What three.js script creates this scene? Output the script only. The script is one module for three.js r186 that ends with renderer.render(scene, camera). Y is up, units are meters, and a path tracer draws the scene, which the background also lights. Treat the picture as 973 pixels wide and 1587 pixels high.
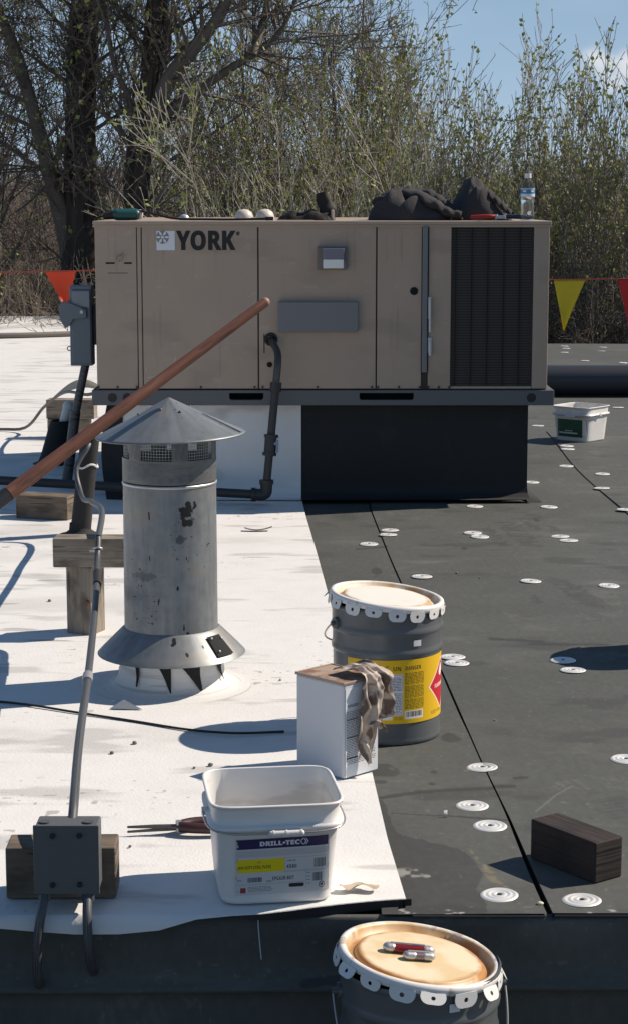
import * as THREE from 'three';
import { RoundedBoxGeometry } from 'three/addons/geometries/RoundedBoxGeometry.js';
import { mergeGeometries } from 'three/addons/utils/BufferGeometryUtils.js';

// ───────────────────────── camera, sky, sun, exposure ─────────────────────────
const scene = new THREE.Scene();
const camera = new THREE.PerspectiveCamera(29.64, 627 / 1024, 0.1, 1500);
camera.position.set(0, 1.41, 0);
camera.rotation.set(-0.1596, 0, 0);
const sunDir = new THREE.Vector3(Math.cos(0.30) * Math.cos(0.733), Math.sin(0.733), -Math.sin(0.30) * Math.cos(0.733));
const sun = new THREE.DirectionalLight(0xfff1e0, 5.0);
sun.position.copy(sunDir).multiplyScalar(60).add(new THREE.Vector3(0, 0, -12));
sun.target.position.set(0, 0, -12);
sun.castShadow = true; sun.shadow.mapSize.set(4096, 4096); sun.shadow.bias = -0.0005;
Object.assign(sun.shadow.camera, { left: -30, right: 30, top: 30, bottom: -30, near: 1, far: 160 });
scene.add(sun, sun.target);

function rng(seed) { let a = seed >>> 0; return () => { a = (a + 0x6D2B79F5) >>> 0; let t = a; t = Math.imul(t ^ (t >>> 15), t | 1); t ^= t + Math.imul(t ^ (t >>> 7), t | 61); return ((t ^ (t >>> 14)) >>> 0) / 4294967296; }; }
function hash2(x, y, s) { let h = Math.imul(x, 374761393) + Math.imul(y, 668265263) + Math.imul(s, 1274126177); h = Math.imul(h ^ (h >>> 13), 1274126177); return ((h ^ (h >>> 16)) >>> 0) / 4294967296; }
const sm = (t) => t * t * (3 - 2 * t), mix = (a, b, t) => a + (b - a) * t, clamp = (x, a = 0, b = 1) => Math.min(b, Math.max(a, x));
const step = (a, b, x) => sm(clamp((x - a) / (b - a)));
function vnoise(x, y, px, py, s) {                                  // value noise that repeats every px, py cells
  const xi = Math.floor(x), yi = Math.floor(y), fx = sm(x - xi), fy = sm(y - yi), m = (a, n) => ((a % n) + n) % n;
  const a = hash2(m(xi, px), m(yi, py), s), b = hash2(m(xi + 1, px), m(yi, py), s), c = hash2(m(xi, px), m(yi + 1, py), s), d = hash2(m(xi + 1, px), m(yi + 1, py), s);
  return mix(mix(a, b, fx), mix(c, d, fx), fy);
}
function fbm(u, v, cx, cy, oct, s) { let t = 0, w = 0.5, n = 0; for (let k = 0; k < oct; k++) { t += w * vnoise(u * cx, v * cy, cx, cy, s + k); n += w; w *= 0.5; cx *= 2; cy *= 2; } return t / n; }

function makeSky() {
  const W = 2048, H = 1024, d = new Float32Array(W * H * 4);
  for (let j = 0; j < H; j++) for (let i = 0; i < W; i++) {
    const el = ((j + 0.5) / H - 0.5) * 180, e = Math.max(0, el), t = 1 - Math.exp(-e / 6), t2 = 1 - Math.exp(-e / 20);
    let c = [mix(mix(0.42, 0.26, t), 0.042, t2), mix(mix(0.53, 0.43, t), 0.086, t2), mix(mix(0.63, 0.62, t), 0.185, t2)];
    const u = i / W, n = fbm(u, (el + 90) / 180, 64, 96, 5, 11), big = fbm(u, (el + 90) / 180, 20, 24, 3, 31);
    let cl = step(0.60, 0.74, n * 0.6 + big * 0.45 + 0.10 * Math.exp(-Math.pow((el - 4) / 3, 2)) - 0.06) * step(0, 2, el) * (1 - step(9, 22, el)) * 0.75;
    const az = (u - 0.25) * 360;                                    // a small puff low on the right of the trees
    const fl = fbm(u, (el + 90) / 180, 400, 300, 4, 17); cl = Math.max(cl * (1 - 0.85 * Math.exp(-Math.pow((az - 2) / 14, 6))), 0.85 * step(0.38, 0.72, fl * 1.6 * Math.exp(-Math.pow((az - 8.3) / 1.3, 2) - Math.pow((el - 3.7 - 0.12 * Math.sin(az * 5)) / 0.6, 2))));
    c = [mix(c[0], 0.66, cl), mix(c[1], 0.67, cl), mix(c[2], 0.69, cl)];
    if (el < 0) c = [0.20, 0.19, 0.17];
    d.set([...c, 1], (j * W + i) * 4);
  }
  const t = new THREE.DataTexture(d, W, H, THREE.RGBAFormat, THREE.FloatType);
  t.mapping = THREE.EquirectangularReflectionMapping; t.magFilter = t.minFilter = THREE.LinearFilter; t.wrapS = THREE.RepeatWrapping; t.needsUpdate = true;
  return t;
}
scene.background = makeSky(); scene.environment = scene.background;

const renderer = new THREE.WebGLRenderer({ antialias: true });
renderer.setSize(627, 1024);
renderer.toneMapping = THREE.LinearToneMapping; renderer.toneMappingExposure = 1.2;
renderer.shadowMap.enabled = true; renderer.shadowMap.type = THREE.PCFSoftShadowMap;

// ───────────────────────── helpers ─────────────────────────
const taken = {};
function numbered(name) { const n = taken[name] = (taken[name] ?? -1) + 1; return n ? `${name}_${String(n).padStart(3, '0')}` : name; }
function tag(o, label, category, group) { o.userData = { label, category }; if (group) o.userData.group = group; return o; }
function thing(name, label, category, [x, y, d] = [0, 0, 0], turn = 0, group) {
  const o = new THREE.Group(); o.name = numbered(name); o.position.set(x, y, -d); o.rotation.y = turn; scene.add(o); return tag(o, label, category, group);
}
function part(name, geo, m, parent, p) { const o = new THREE.Mesh(geo, m); o.name = name; if (p) o.position.set(...p); o.castShadow = o.receiveShadow = true; parent.add(o); return o; }
function single(name, geo, m, label, category, [x, y, d] = [0, 0, 0], group) { const o = part(numbered(name), geo, m, scene, [x, y, -d]); return tag(o, label, category, group); }
function struct(name, geo, m) { const o = part(numbered(name), geo, m, scene); o.userData = { kind: 'structure' }; return o; }
function copy(o, label) { const c = o.clone(); c.name = numbered(o.name.replace(/_\d{3}$/, '')); c.userData = { ...o.userData }; if (label) c.userData.label = label; scene.add(c); return c; }
const V = (x, y, d) => new THREE.Vector3(x, y, -d);
function flatUV(g) {                                                // uv in metres from each face's main direction
  g = g.index ? g.toNonIndexed() : g;
  const p = g.attributes.position, uv = new Float32Array(p.count * 2), a = new THREE.Vector3(), b = new THREE.Vector3(), c = new THREE.Vector3();
  for (let i = 0; i < p.count; i += 3) {
    a.fromBufferAttribute(p, i); b.fromBufferAttribute(p, i + 1); c.fromBufferAttribute(p, i + 2);
    const n = b.clone().sub(a).cross(c.clone().sub(a)), ax = Math.abs(n.x), ay = Math.abs(n.y), az = Math.abs(n.z);
    [a, b, c].forEach((q, k) => { const [s, t] = ax > ay && ax > az ? [q.z, q.y] : ay > az ? [q.x, q.z] : [q.x, q.y]; uv[(i + k) * 2] = s; uv[(i + k) * 2 + 1] = t; });
  }
  g.setAttribute('uv', new THREE.BufferAttribute(uv, 2)); return g;
}
function box(x0, x1, y0, y1, z0, z1, r = 0.002) {                   // chamfered box between two corners
  const w = x1 - x0, h = y1 - y0, d = z1 - z0, q = Math.min(r, w * 0.3, h * 0.3, d * 0.3);
  return flatUV(new RoundedBoxGeometry(w, h, d, 1, q).translate((x0 + x1) / 2, (y0 + y1) / 2, (z0 + z1) / 2));
}
function cyl(r0, r1, h, n = 24, open = false) { return new THREE.CylinderGeometry(r0, r1, h, n, 1, open); }
function tube(pts, r, seg = 32, sides = 10) { return new THREE.TubeGeometry(new THREE.CatmullRomCurve3(pts, false, 'centripetal'), seg, r, sides); }
function rod(a, b, r0, r1 = r0, sides = 14) {                       // closed tapered bar from a to b
  const g = new THREE.CylinderGeometry(r1, r0, a.distanceTo(b), sides), m = new THREE.Matrix4();
  m.compose(a.clone().add(b).multiplyScalar(0.5), new THREE.Quaternion().setFromUnitVectors(new THREE.Vector3(0, 1, 0), b.clone().sub(a).normalize()), new THREE.Vector3(1, 1, 1));
  return g.applyMatrix4(m);
}
function merged(list) { return mergeGeometries(list.map((g) => { const q = g.index ? g.toNonIndexed() : g; for (const k of Object.keys(q.attributes)) if (!['position', 'normal', 'uv'].includes(k)) q.deleteAttribute(k); return q; })); }
function lathe(pts, n = 48) { return new THREE.LatheGeometry(pts.map(([r, y]) => new THREE.Vector2(r, y)), n); }
function grid(nu, nv, fn) {                                         // fn(u, v) -> [x, y, z, s, t]
  const p = [], uv = [], ix = [];
  for (let j = 0; j <= nv; j++) for (let i = 0; i <= nu; i++) { const q = fn(i / nu, j / nv); p.push(q[0], q[1], q[2]); uv.push(q[3] ?? q[0], q[4] ?? -q[2]); }
  for (let j = 0; j < nv; j++) for (let i = 0; i < nu; i++) { const a = j * (nu + 1) + i, b = a + 1, c = a + nu + 1, d = c + 1; ix.push(a, b, d, a, d, c); }
  const g = new THREE.BufferGeometry(); g.setAttribute('position', new THREE.Float32BufferAttribute(p, 3)); g.setAttribute('uv', new THREE.Float32BufferAttribute(uv, 2)); g.setIndex(ix); g.computeVertexNormals(); return g;
}
const along = (poly, d) => { for (let i = 1; i < poly.length; i++) if (d >= poly[i][1] || i === poly.length - 1) { const [x0, d0] = poly[i - 1], [x1, d1] = poly[i]; return mix(x0, x1, clamp((d - d0) / (d1 - d0))); } };

// ───────────────────────── textures and materials ─────────────────────────
const toS = (c) => 255 * (c <= 0.0031308 ? 12.92 * c : 1.055 * Math.pow(c, 1 / 2.4) - 0.055);
function tex(w, h, fn, repeat, data = false) {
  const a = new Uint8Array(w * h * 4);
  for (let j = 0; j < h; j++) for (let i = 0; i < w; i++) { const c = fn((i + 0.5) / w, (j + 0.5) / h), k = (j * w + i) * 4; for (let n = 0; n < 3; n++) { const q = clamp(Array.isArray(c) ? c[n] : c); a[k + n] = Math.round(data ? q * 255 : toS(q)); } a[k + 3] = 255; }
  const t = new THREE.DataTexture(a, w, h); t.magFilter = THREE.LinearFilter; t.minFilter = THREE.LinearMipmapLinearFilter; t.generateMipmaps = true; t.wrapS = t.wrapT = THREE.RepeatWrapping;
  if (!data) t.colorSpace = THREE.SRGBColorSpace; if (repeat) t.repeat.set(...repeat); t.needsUpdate = true; return t;
}
function drawn(w, h, paint) {
  const c = document.createElement('canvas'); c.width = w; c.height = h; paint(c.getContext('2d'), w, h);
  const t = new THREE.CanvasTexture(c); t.colorSpace = THREE.SRGBColorSpace; t.magFilter = THREE.LinearFilter; t.anisotropy = 4; return t;
}
const L = (r, g, b) => new THREE.Color().setRGB(r, g, b);
const mat = (c, rough = 0.7, metal = 0, more = {}) => new THREE.MeshStandardMaterial({ color: c.isColor ? c : L(...c), roughness: rough, metalness: metal, side: THREE.DoubleSide, ...more });
const mul = (c, k) => [c[0] * k, c[1] * k, c[2] * k], mx = (a, b, t) => [mix(a[0], b[0], t), mix(a[1], b[1], t), mix(a[2], b[2], t)];
const WHITE = L(1, 1, 1);

const grainTex = tex(512, 512, (u, v) => 0.5 * fbm(u, v, 128, 128, 2, 3) + 0.5 * fbm(u, v, 12, 12, 4, 9), [1 / 0.6, 1 / 0.6], true);
const whiteTex = tex(1024, 1024, (u, v) => {                        // 3 m of white membrane: chalky, smudged and scuffed
  const sm1 = step(0.52, 0.78, fbm(u, v, 5, 9, 5, 21)), sm2 = step(0.60, 0.75, fbm(u, v, 10, 34, 4, 41)), scuff = step(0.72, 0.82, fbm(u, v, 12, 70, 3, 51)) * step(0.5, 0.7, fbm(u, v, 6, 6, 2, 61));
  const speck = step(0.87, 0.93, vnoise(u * 150, v * 150, 150, 150, 71)) * step(0.6, 0.75, fbm(u, v, 8, 8, 2, 81));
  let c = mul([0.70, 0.695, 0.68], 0.96 + 0.07 * fbm(u, v, 60, 60, 3, 91));
  c = mx(c, [0.47, 0.46, 0.44], sm1 * 0.5); c = mx(c, [0.35, 0.34, 0.325], sm2 * 0.5); c = mx(c, [0.28, 0.27, 0.26], scuff * 0.7); return mx(c, [0.2, 0.19, 0.17], speck * 0.55);
}, [1 / 3, 1 / 3]);
const whiteM = mat(WHITE, 0.62, 0, { map: whiteTex, bumpMap: grainTex, bumpScale: 0.0012 });
const whiteFoldM = whiteM;

// the black membrane in view: 2.6 m by 8 m of dust, tread marks, damp patches and faded print
const inPoly = (x, y, P) => { let r = false; for (let i = 0, j = P.length - 1; i < P.length; j = i++) if ((P[i][1] > y) !== (P[j][1] > y) && x < (P[j][0] - P[i][0]) * (y - P[i][1]) / (P[j][1] - P[i][1]) + P[i][0]) r = !r; return r; };
const segD = (x, y, [ax, ay], [bx, by], sy = 1) => { const dx = bx - ax, dy = (by - ay) * sy, t = clamp(((x - ax) * dx + (y - ay) * sy * dy) / (dx * dx + dy * dy)); return Math.hypot(x - ax - t * dx, (y - ay) * sy - t * dy); };
const damp = [[0.10, 4.56], [0.164, 4.49], [0.182, 4.249], [0.223, 4.194], [0.308, 4.15], [0.346, 4.093], [0.361, 3.968], [0.335, 3.869], [0.355, 3.80], [0.33, 3.6], [0.1, 3.6]];
const blots = [[0.175, 4.735, 0.04, 0.055], [0.165, 4.64, 0.022, 0.018], [0.30, 4.72, 0.012, 0.02], [0.29, 4.62, 0.01, 0.015], [0.365, 5.03, 0.03, 0.05], [0.24, 7.42, 0.022, 0.10], [0.62, 7.9, 0.012, 0.04], [1.0, 8.6, 0.012, 0.05], [0.15, 5.9, 0.03, 0.05]];
const streaks = [[[0.161, 4.508], [0.257, 4.555], 0.008], [[0.257, 4.555], [0.337, 4.571], 0.008], [[0.337, 4.571], [0.49, 4.592], 0.0075], [[0.50, 4.66], [0.53, 4.665], 0.006], [[0.584, 6.216], [0.741, 6.178], 0.012], [[0.70, 6.141], [0.95, 6.131], 0.008], [[0.293, 4.372], [0.448, 4.334], 0.004], [[0.18, 4.392], [0.293, 4.368], 0.002], [[0.18, 7.9], [0.30, 7.95], 0.01]];
const print = (() => { const r = rng(5), out = []; const word = (x0, d0, x1, d1, w, n) => { for (let k = 0; k < n; k++) { const t = (k + 0.5) / n, x = mix(x0, x1, t), d = mix(d0, d1, t); out.push([[x - w / 2, d + 0.03 * (r() - 0.5)], [x + w / 2 * (0.3 + 0.7 * r()), d + 0.03 * (r() - 0.5)], 0.009]); if (r() < 0.8) out.push([[x + w * (r() - 0.5), d - 0.03], [x + w * (r() - 0.5), d + 0.04], 0.010]); } }; word(0.76, 8.40, 0.80, 7.94, 0.05, 7); word(0.85, 8.58, 0.915, 7.94, 0.10, 9); word(0.95, 8.56, 0.99, 8.35, 0.03, 3); word(1.05, 8.45, 1.06, 8.3, 0.03, 2); word(0.92, 7.25, 1.02, 6.72, 0.09, 10); word(0.80, 6.92, 0.81, 6.78, 0.03, 2); word(0.95, 6.95, 0.97, 6.75, 0.04, 3); return out; })();
const prints = (() => { const r = rng(15), o = []; for (let k = 0; k < 46; k++) { const a = r() * 6.3; o.push([0.25 + r() * 2.0, 3.9 + r() * 7.4, Math.cos(a), Math.sin(a), r() < 0.6]); } return o; })();
const rubberTex = tex(1024, 2048, (u, v) => {
  const x = u * 2.6 - 0.2, d = 3.6 + v * 8;
  const cloud = fbm(u, v, 4, 9, 5, 101), mid = fbm(u, v, 14, 34, 4, 111), fine = fbm(u, v, 200, 480, 2, 121), drag = fbm(u, v, 8, 90, 4, 131);
  let k = 0.070 * (0.70 + 0.32 * cloud + 0.26 * mid) * (0.86 + 0.28 * fine), c = [k * 0.97, k * 1.03, k * 0.95];
  c = mx(c, [0.13, 0.13, 0.12], 0.5 * step(0.58, 0.80, drag) * step(0.4, 0.65, cloud)); c = mx(c, [0.036, 0.037, 0.036], 0.55 * step(0.66, 0.80, fbm(u, v, 11, 60, 3, 141)));
  for (const [fx, fd, ca, sa, tone] of prints) {                    // dusty and damp boot prints with a cleated sole
    const ex = x - fx, ed = d - fd; if (Math.abs(ex) > 0.17 || Math.abs(ed) > 0.17) continue; const p = ex * ca + ed * sa, q = -ex * sa + ed * ca, wdt = 0.036 + 0.012 * Math.sin((p + 0.14) * 14);
    if (Math.abs(p) < 0.14 && Math.abs(q) < wdt && Math.abs(p - 0.035 * -1) > 0.02) c = mx(c, tone ? [0.125, 0.125, 0.115] : [0.040, 0.041, 0.040], 0.42 * step(0.35, 0.6, fbm(u, v, 90, 260, 3, 145)) * (Math.sin(p * 260) > -0.2 ? 1 : 0.3));
  }
  const w1 = 0.02 * (fbm(u, v, 40, 100, 3, 151) - 0.5), sp = step(0.90, 0.95, vnoise(u * 260, v * 700, 260, 700, 161));
  let dk = 0; if (x < 0.62 && d < 5 && inPoly(x + w1, d + w1 * 3, damp)) dk = 0.62;
  const wob = (fbm(u, v, 60, 160, 3, 171) - 0.5);
  for (const [bx, bd, rx, rd] of blots) { const q = Math.hypot((x - bx) / rx, (d - bd) / rd) + wob * 1.1; dk = Math.max(dk, 0.75 * (1 - step(0.8, 1, q))); }
  for (const [a, b, r] of streaks) { if (Math.abs(d - (a[1] + b[1]) / 2) > 0.4) continue; const q = segD(x, d, a, b, 0.55) / r + wob * 0.9; dk = Math.max(dk, 0.75 * (1 - step(0.75, 1.1, q))); }
  for (const [a, b, r] of print) { if (Math.abs(d - a[1]) > 0.3) continue; const q = segD(x, d, a, b, 0.5) / r + wob * 1.2; dk = Math.max(dk, 0.42 * (1 - step(0.6, 1.2, q))); }
  c = mx(c, mul([0.026, 0.027, 0.026], 0.9 + 0.3 * fine), dk); c = mx(c, [0.20, 0.20, 0.19], sp * 0.3 * (1 - dk));
  if (d < 4.6 && x < 0.7) {
    const q = segD(x, d, [0.345, 4.13], [0.372, 4.01]) + 0.02 * wob, q2 = segD(x, d, [0.372, 4.0], [0.392, 3.90]) + 0.05 * wob; c = mx(c, [0.19, 0.165, 0.10], 0.75 * step(0.42, 0.55, fbm(u, v, 90, 260, 3, 183)) * (1 - step(0.004, 0.009, q))); c = mx(c, [0.17, 0.145, 0.085], 0.75 * step(0.45, 0.58, fbm(u, v, 90, 260, 3, 187)) * (1 - step(0.007, 0.020, q2)));
    const fl = segD(x, d, [0.168, 3.985], [0.30, 3.968], 0.5); c = mx(c, [0.30, 0.30, 0.28], 0.75 * step(0.62, 0.74, fbm(u, v, 130, 200, 2, 181)) * (1 - step(0.006, 0.02, fl)));
    const ar = Math.min(segD(x, d, [0.522, 4.392], [0.583, 4.518]), segD(x, d, [0.583, 4.518], [0.672, 4.652])); c = mx(c, [0.18, 0.18, 0.17], 0.5 * (1 - step(0.0012, 0.004, ar)));
    if (d < 3.79) c = mx(c, [0.34, 0.34, 0.32], 0.8 * step(0.64, 0.72, fbm(u, v, 110, 500, 3, 191)) * (1 - step(3.755, 3.785, d)));
  }
  return c;
}, null);
const rubberM = mat(WHITE, 0.72, 0, { map: rubberTex, bumpMap: grainTex, bumpScale: 0.0008 });
const newRubberTex = tex(512, 512, (u, v) => { const k = 0.015 * (0.8 + 0.4 * fbm(u, v, 5, 5, 5, 201)); return mx([k * 0.97, k, k * 1.08], [0.026, 0.026, 0.027], 0.5 * step(0.62, 0.8, fbm(u, v, 9, 16, 4, 211))); }, [1, 1]);
const newRubberM = mat(WHITE, 0.8, 0, { map: newRubberTex, bumpMap: grainTex, bumpScale: 0.001 });
const blackM = mat([0.012, 0.012, 0.013], 0.6), holeM = mat([0.004, 0.004, 0.004], 0.9);
function woodTex(base, dark, s) { return tex(512, 512, (u, v) => { const g = fbm(u, v, 3, 60, 4, s), c = fbm(u, v, 4, 8, 4, s + 20), crack = step(0.70, 0.76, fbm(u, v, 2, 40, 3, s + 40)); return mx(mx(mul(base, 0.75 + 0.5 * g), dark, 0.75 * step(0.45, 0.75, c)), mul(dark, 0.4), crack * 0.8); }, [1 / 0.35, 1 / 0.35]); }
const woodBump = tex(256, 256, (u, v) => fbm(u, v, 3, 50, 4, 301), [1 / 0.35, 1 / 0.35], true);
const wood = (base, dark, s) => mat(WHITE, 0.85, 0, { map: woodTex(base, dark, s), bumpMap: woodBump, bumpScale: 0.003 });
const greyWoodM = wood([0.235, 0.20, 0.16], [0.085, 0.072, 0.058], 310), darkWoodM = wood([0.026, 0.017, 0.015], [0.010, 0.008, 0.007], 350), brownWoodM = wood([0.15, 0.115, 0.085], [0.055, 0.042, 0.032], 390);
const uprightWoodM = (() => { const m = greyWoodM.clone(); m.map = greyWoodM.map.clone(); m.map.rotation = Math.PI / 2; m.bumpMap = woodBump.clone(); m.bumpMap.rotation = Math.PI / 2; return m; })();
const galvTex = (spots, s, tint = [0.20, 0.215, 0.225]) => tex(1024, 512, (u, v) => {
  const sp = fbm(u, v, 40, 24, 3, s), st = fbm(u, v, 60, 5, 4, s + 10), cl = fbm(u, v, 7, 5, 4, s + 20);
  let c = mul(tint, 0.55 + 0.28 * sp + 0.50 * st + 0.22 * cl); c = mx(c, [0.30, 0.26, 0.20], 0.35 * step(0.58, 0.78, cl));
  const w = fbm(u, v, 90, 45, 3, s + 30) - 0.5; let k = 0;
  for (const [a, b, ra, rb, f] of spots) { const q = Math.hypot((u - a) / ra, (v - b) / rb) + w * 2.2; k = Math.max(k, (f ?? 0.97) * (1 - step(0.85, 1.05, q))); }
  k = Math.max(k, 0.9 * step(0.90, 0.93, vnoise(u * 150, v * 70, 150, 70, s + 40)) * step(0.5, 0.62, fbm(u, v, 5, 3, 2, s + 50)));
  return mx(c, [0.018, 0.017, 0.017], k);
});
const galvM = (spots, s, tint) => mat(WHITE, 0.48, 0.45, { map: galvTex(spots, s, tint) });
const tanTex = tex(512, 512, (u, v) => { const c = mul([0.37, 0.285, 0.218], 0.94 + 0.1 * fbm(u, v, 6, 6, 5, 401)); const run = step(0.60, 0.78, fbm(u, v, 60, 3, 4, 421)) * step(0.4, 0.7, fbm(u, v, 5, 5, 3, 431)); return mx(mx(mx(c, [0.25, 0.195, 0.15], 0.40 * step(0.60, 0.82, fbm(u, v, 4, 9, 5, 411))), [0.22, 0.18, 0.145], run * 0.45), [0.45, 0.40, 0.34], 0.22 * step(0.76, 0.80, fbm(u, v, 16, 50, 3, 441))); }, [0.9, 0.9]);
const tanM = mat(WHITE, 0.5, 0, { map: tanTex, bumpMap: tex(256, 256, (u, v) => fbm(u, v, 4, 4, 3, 451), [0.9, 0.9], true), bumpScale: 0.012 }), tanTopM = tanM;
const railM = mat([0.115, 0.12, 0.125], 0.6, 0.2), greyBoxM = mat([0.165, 0.17, 0.18], 0.55, 0.1), seamM = mat([0.05, 0.043, 0.038], 0.8);
const blueGreyM = mat([0.15, 0.18, 0.21], 0.45, 0.2), steelM = mat([0.50, 0.50, 0.50], 0.4, 0.7), ironM = mat([0.030, 0.030, 0.032], 0.55, 0.1);
const conduitTex = tex(256, 512, (u, v) => mx(mul([0.095, 0.10, 0.108], 0.8 + 0.4 * fbm(u, v, 6, 40, 4, 421)), [0.035, 0.032, 0.032], step(0.58, 0.72, fbm(u, v, 3, 30, 4, 431))));
const conduitM = mat(WHITE, 0.5, 0.35, { map: conduitTex }), boxM = mat([0.105, 0.11, 0.115], 0.5, 0.1, { bumpMap: grainTex, bumpScale: 0.0006 });

// ───────────────────────── setting: ground, building, roof sheets ─────────────────────────
const groundTex = tex(512, 512, (u, v) => mx([0.16, 0.125, 0.08], [0.07, 0.06, 0.035], step(0.35, 0.7, fbm(u, v, 9, 9, 5, 501))), [1 / 6, 1 / 6]);
struct('ground', grid(40, 40, (u, v) => { const x = (u - 0.5) * 1600, z = (v - 0.5) * 1600; return [x, -3.2, z, x, -z]; }), mat(WHITE, 1, 0, { map: groundTex }));
const YD = -0.016;                                                  // the black sheets lie a board's thickness below the white one
const building = thing('flat_roofed_building', 'flat roofed building body carrying the white and black roof membranes', 'building', [0, -3.19, 3.75]);
part('wall', merged([box(-14, 14, 0, 3.155, -15.8, -0.01, 0.01), box(-14, -0.4, 0, 3.155, -20.3, -15.81, 0.01)]), newRubberM, building);
part('wall', box(-14, 14, 0, 2.82, -0.005, 9, 0.01), newRubberM, building);
const edgeX = [[-0.061, 24], [-0.061, 9.2], [-0.036, 8.64], [0.007, 7.82], [0.04, 7.135], [0.09, 6.067], [0.12, 5.27], [0.145, 4.652], [0.164, 4.159], [0.187, 3.775]];
const seamX = [[0.266, 20], [0.266, 8.92], [0.308, 7.67], [0.333, 7.073], [0.396, 5.681], [0.43, 4.822], [0.456, 4.343], [0.474, 3.908], [0.482, 3.735]];
const wav = (x, d) => 0.0035 * (vnoise(x * 1.3 + 50, d * 0.8, 999, 999, 601) - 0.5) + 0.002 * (vnoise(x * 5 + 50, d * 3, 999, 999, 611) - 0.5);
const frontD = (x) => 3.785 - 0.080 * step(0.22, -0.16, x);
const droop = (x) => 0.048 * step(-0.20, -0.36, x) * (1 - 0.5 * step(-0.5, -0.66, x));
const rowsD = []; for (let i = 0; i <= 130; i++) rowsD.push(3.775 + (24 - 3.775) * Math.pow(i / 130, 2));
const whiteCols = []; for (let i = 0; i <= 60; i++) whiteCols.push(1 - Math.pow(1 - i / 60, 2.2));
struct('white_roof_membrane', (() => {
  const g = grid(60, 134, (u, v) => {
    const j = Math.round(v * 134), i = Math.round(u * 60), d = j >= 4 ? rowsD[j - 4] : 3.775, xr = along(edgeX, d), x = mix(-12, xr, whiteCols[i]);
    const dd = d + (frontD(x) - 3.775) * (1 - step(3.775, 4.25, d)), sagF = -0.25 * Math.pow(Math.max(0, 3.74 - dd), 1.2);
    if (j >= 4) return [x, wav(x, dd) + sagF, -dd, x, dd];
    const w = step(-0.12, -0.3, x), k = (4 - j) / 4;                // the front edge rolls over the step
    return [x, wav(x, dd) + sagF - droop(x) * 0.7 * Math.pow(k, 1.5) - 0.002 * k, -(dd - 0.014 * w * Math.sin(k * 1.57) - 0.0008 * k), x, dd - k * 0.03];
  }); return g;
})(), whiteM);
struct('roof_edge_strip', merged([grid(50, 1, (u, v) => { const x = mix(-0.26, 0.199, u), dd = frontD(x), sg = -0.25 * Math.pow(Math.max(0, 3.74 - dd), 1.2); return [x, sg - 0.0025 - 0.019 * v * step(-0.26, 0.0, x), -(dd + 0.003 - 0.002 * v), x, v]; }), grid(1, 40, (u, v) => { const d = mix(3.77, 9.1, v), x = along(edgeX, d); return [x - 0.001, u ? -0.002 : YD - 0.004, -d, u, v]; })]), blackM);
const rub = (x, y, d) => [x, y, -d, (x + 0.2) / 2.6, (d - 3.6) / 8];
const gap = (d) => 0.0015 + 0.010 * step(4.75, 3.8, d) + 0.004 * step(6.2, 5.5, d) * step(4.9, 5.3, d) + 0.003 * step(7.2, 8, d);
struct('black_roof_membrane', grid(8, 120, (u, v) => { const d = mix(3.737, 19.5, v * v), x = mix(along(edgeX, d) - 0.05, along(seamX, d) - gap(d), u); return rub(x, YD + wav(x, d) - 0.0005 * (1 - u), d); }), rubberM);
struct('black_roof_membrane', grid(40, 120, (u, v) => { const d = mix(3.733, 19.5, v * v), x = mix(along(seamX, d), 12, u * u); return rub(x, YD + 0.003 + wav(x, d), d); }), rubberM);
struct('membrane_edge', grid(1, 60, (u, v) => { const d = mix(3.733, 12, v * v), x = along(seamX, d); return [x + 0.0005, YD + 0.003 - u * 0.018, -d, u, d]; }), blackM);
struct('membrane_edge', merged([box(0.199, 0.470, YD - 0.006, YD - 0.0025, -3.76, -3.7345, 0.0008), box(0.485, 12, YD - 0.004, YD + 0.0005, -3.76, -3.731, 0.0008)]), mat([0.05, 0.05, 0.05], 0.8));
// the far lap between two black sheets, right of the unit
struct('membrane_lap', grid(2, 30, (u, v) => { const d = mix(8.2, 12, v), x = 1.425 + 0.02 * Math.sin(d * 1.7); return rub(x + u * 0.5, YD + 0.0045 + (u < 0.3 ? 0.004 : 0.002 * (1 - u)), d); }), rubberM);
// the step down to the lower roof, wrapped in new black rubber over a fold
struct('step_wall', grid(120, 22, (u, v) => {
  const x = (u - 0.5) * 12, P = [[3.752, -0.021], [3.738, -0.024], [3.732, -0.05], [3.736, -0.12], [3.728, -0.150], [3.716, -0.166], [3.718, -0.176], [3.735, -0.182], [3.737, -0.25], [3.735, -0.345], [3.70, -0.358]], t = v * (P.length - 1), i = Math.min(P.length - 2, Math.floor(t)), f = t - i;
  const bump = 0.008 * (vnoise(x * 3 + 90, v * 4, 999, 999, 621) - 0.5) + 0.004 * (vnoise(x * 14 + 90, v * 5, 999, 999, 623) - 0.5) + 0.007 * (Math.exp(-Math.pow((x + 0.53) / 0.03, 2)) + Math.exp(-Math.pow((x + 0.44) / 0.03, 2))) * step(0.2, 0.4, v);
  return [x, mix(P[i][1], P[i + 1][1], f) + (v > 0.1 && v < 0.8 ? 0.004 * Math.sin(x * 2.1) : 0), -(mix(P[i][0], P[i + 1][0], f) - bump), (x + 6) / 2.6, v * 0.06 + 0.3];
}), rubberM);
struct('lower_roof', grid(30, 20, (u, v) => { const x = (u - 0.5) * 24, d = mix(-8, 3.735, v); return rub(x, -0.36, d); }), rubberM);

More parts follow.
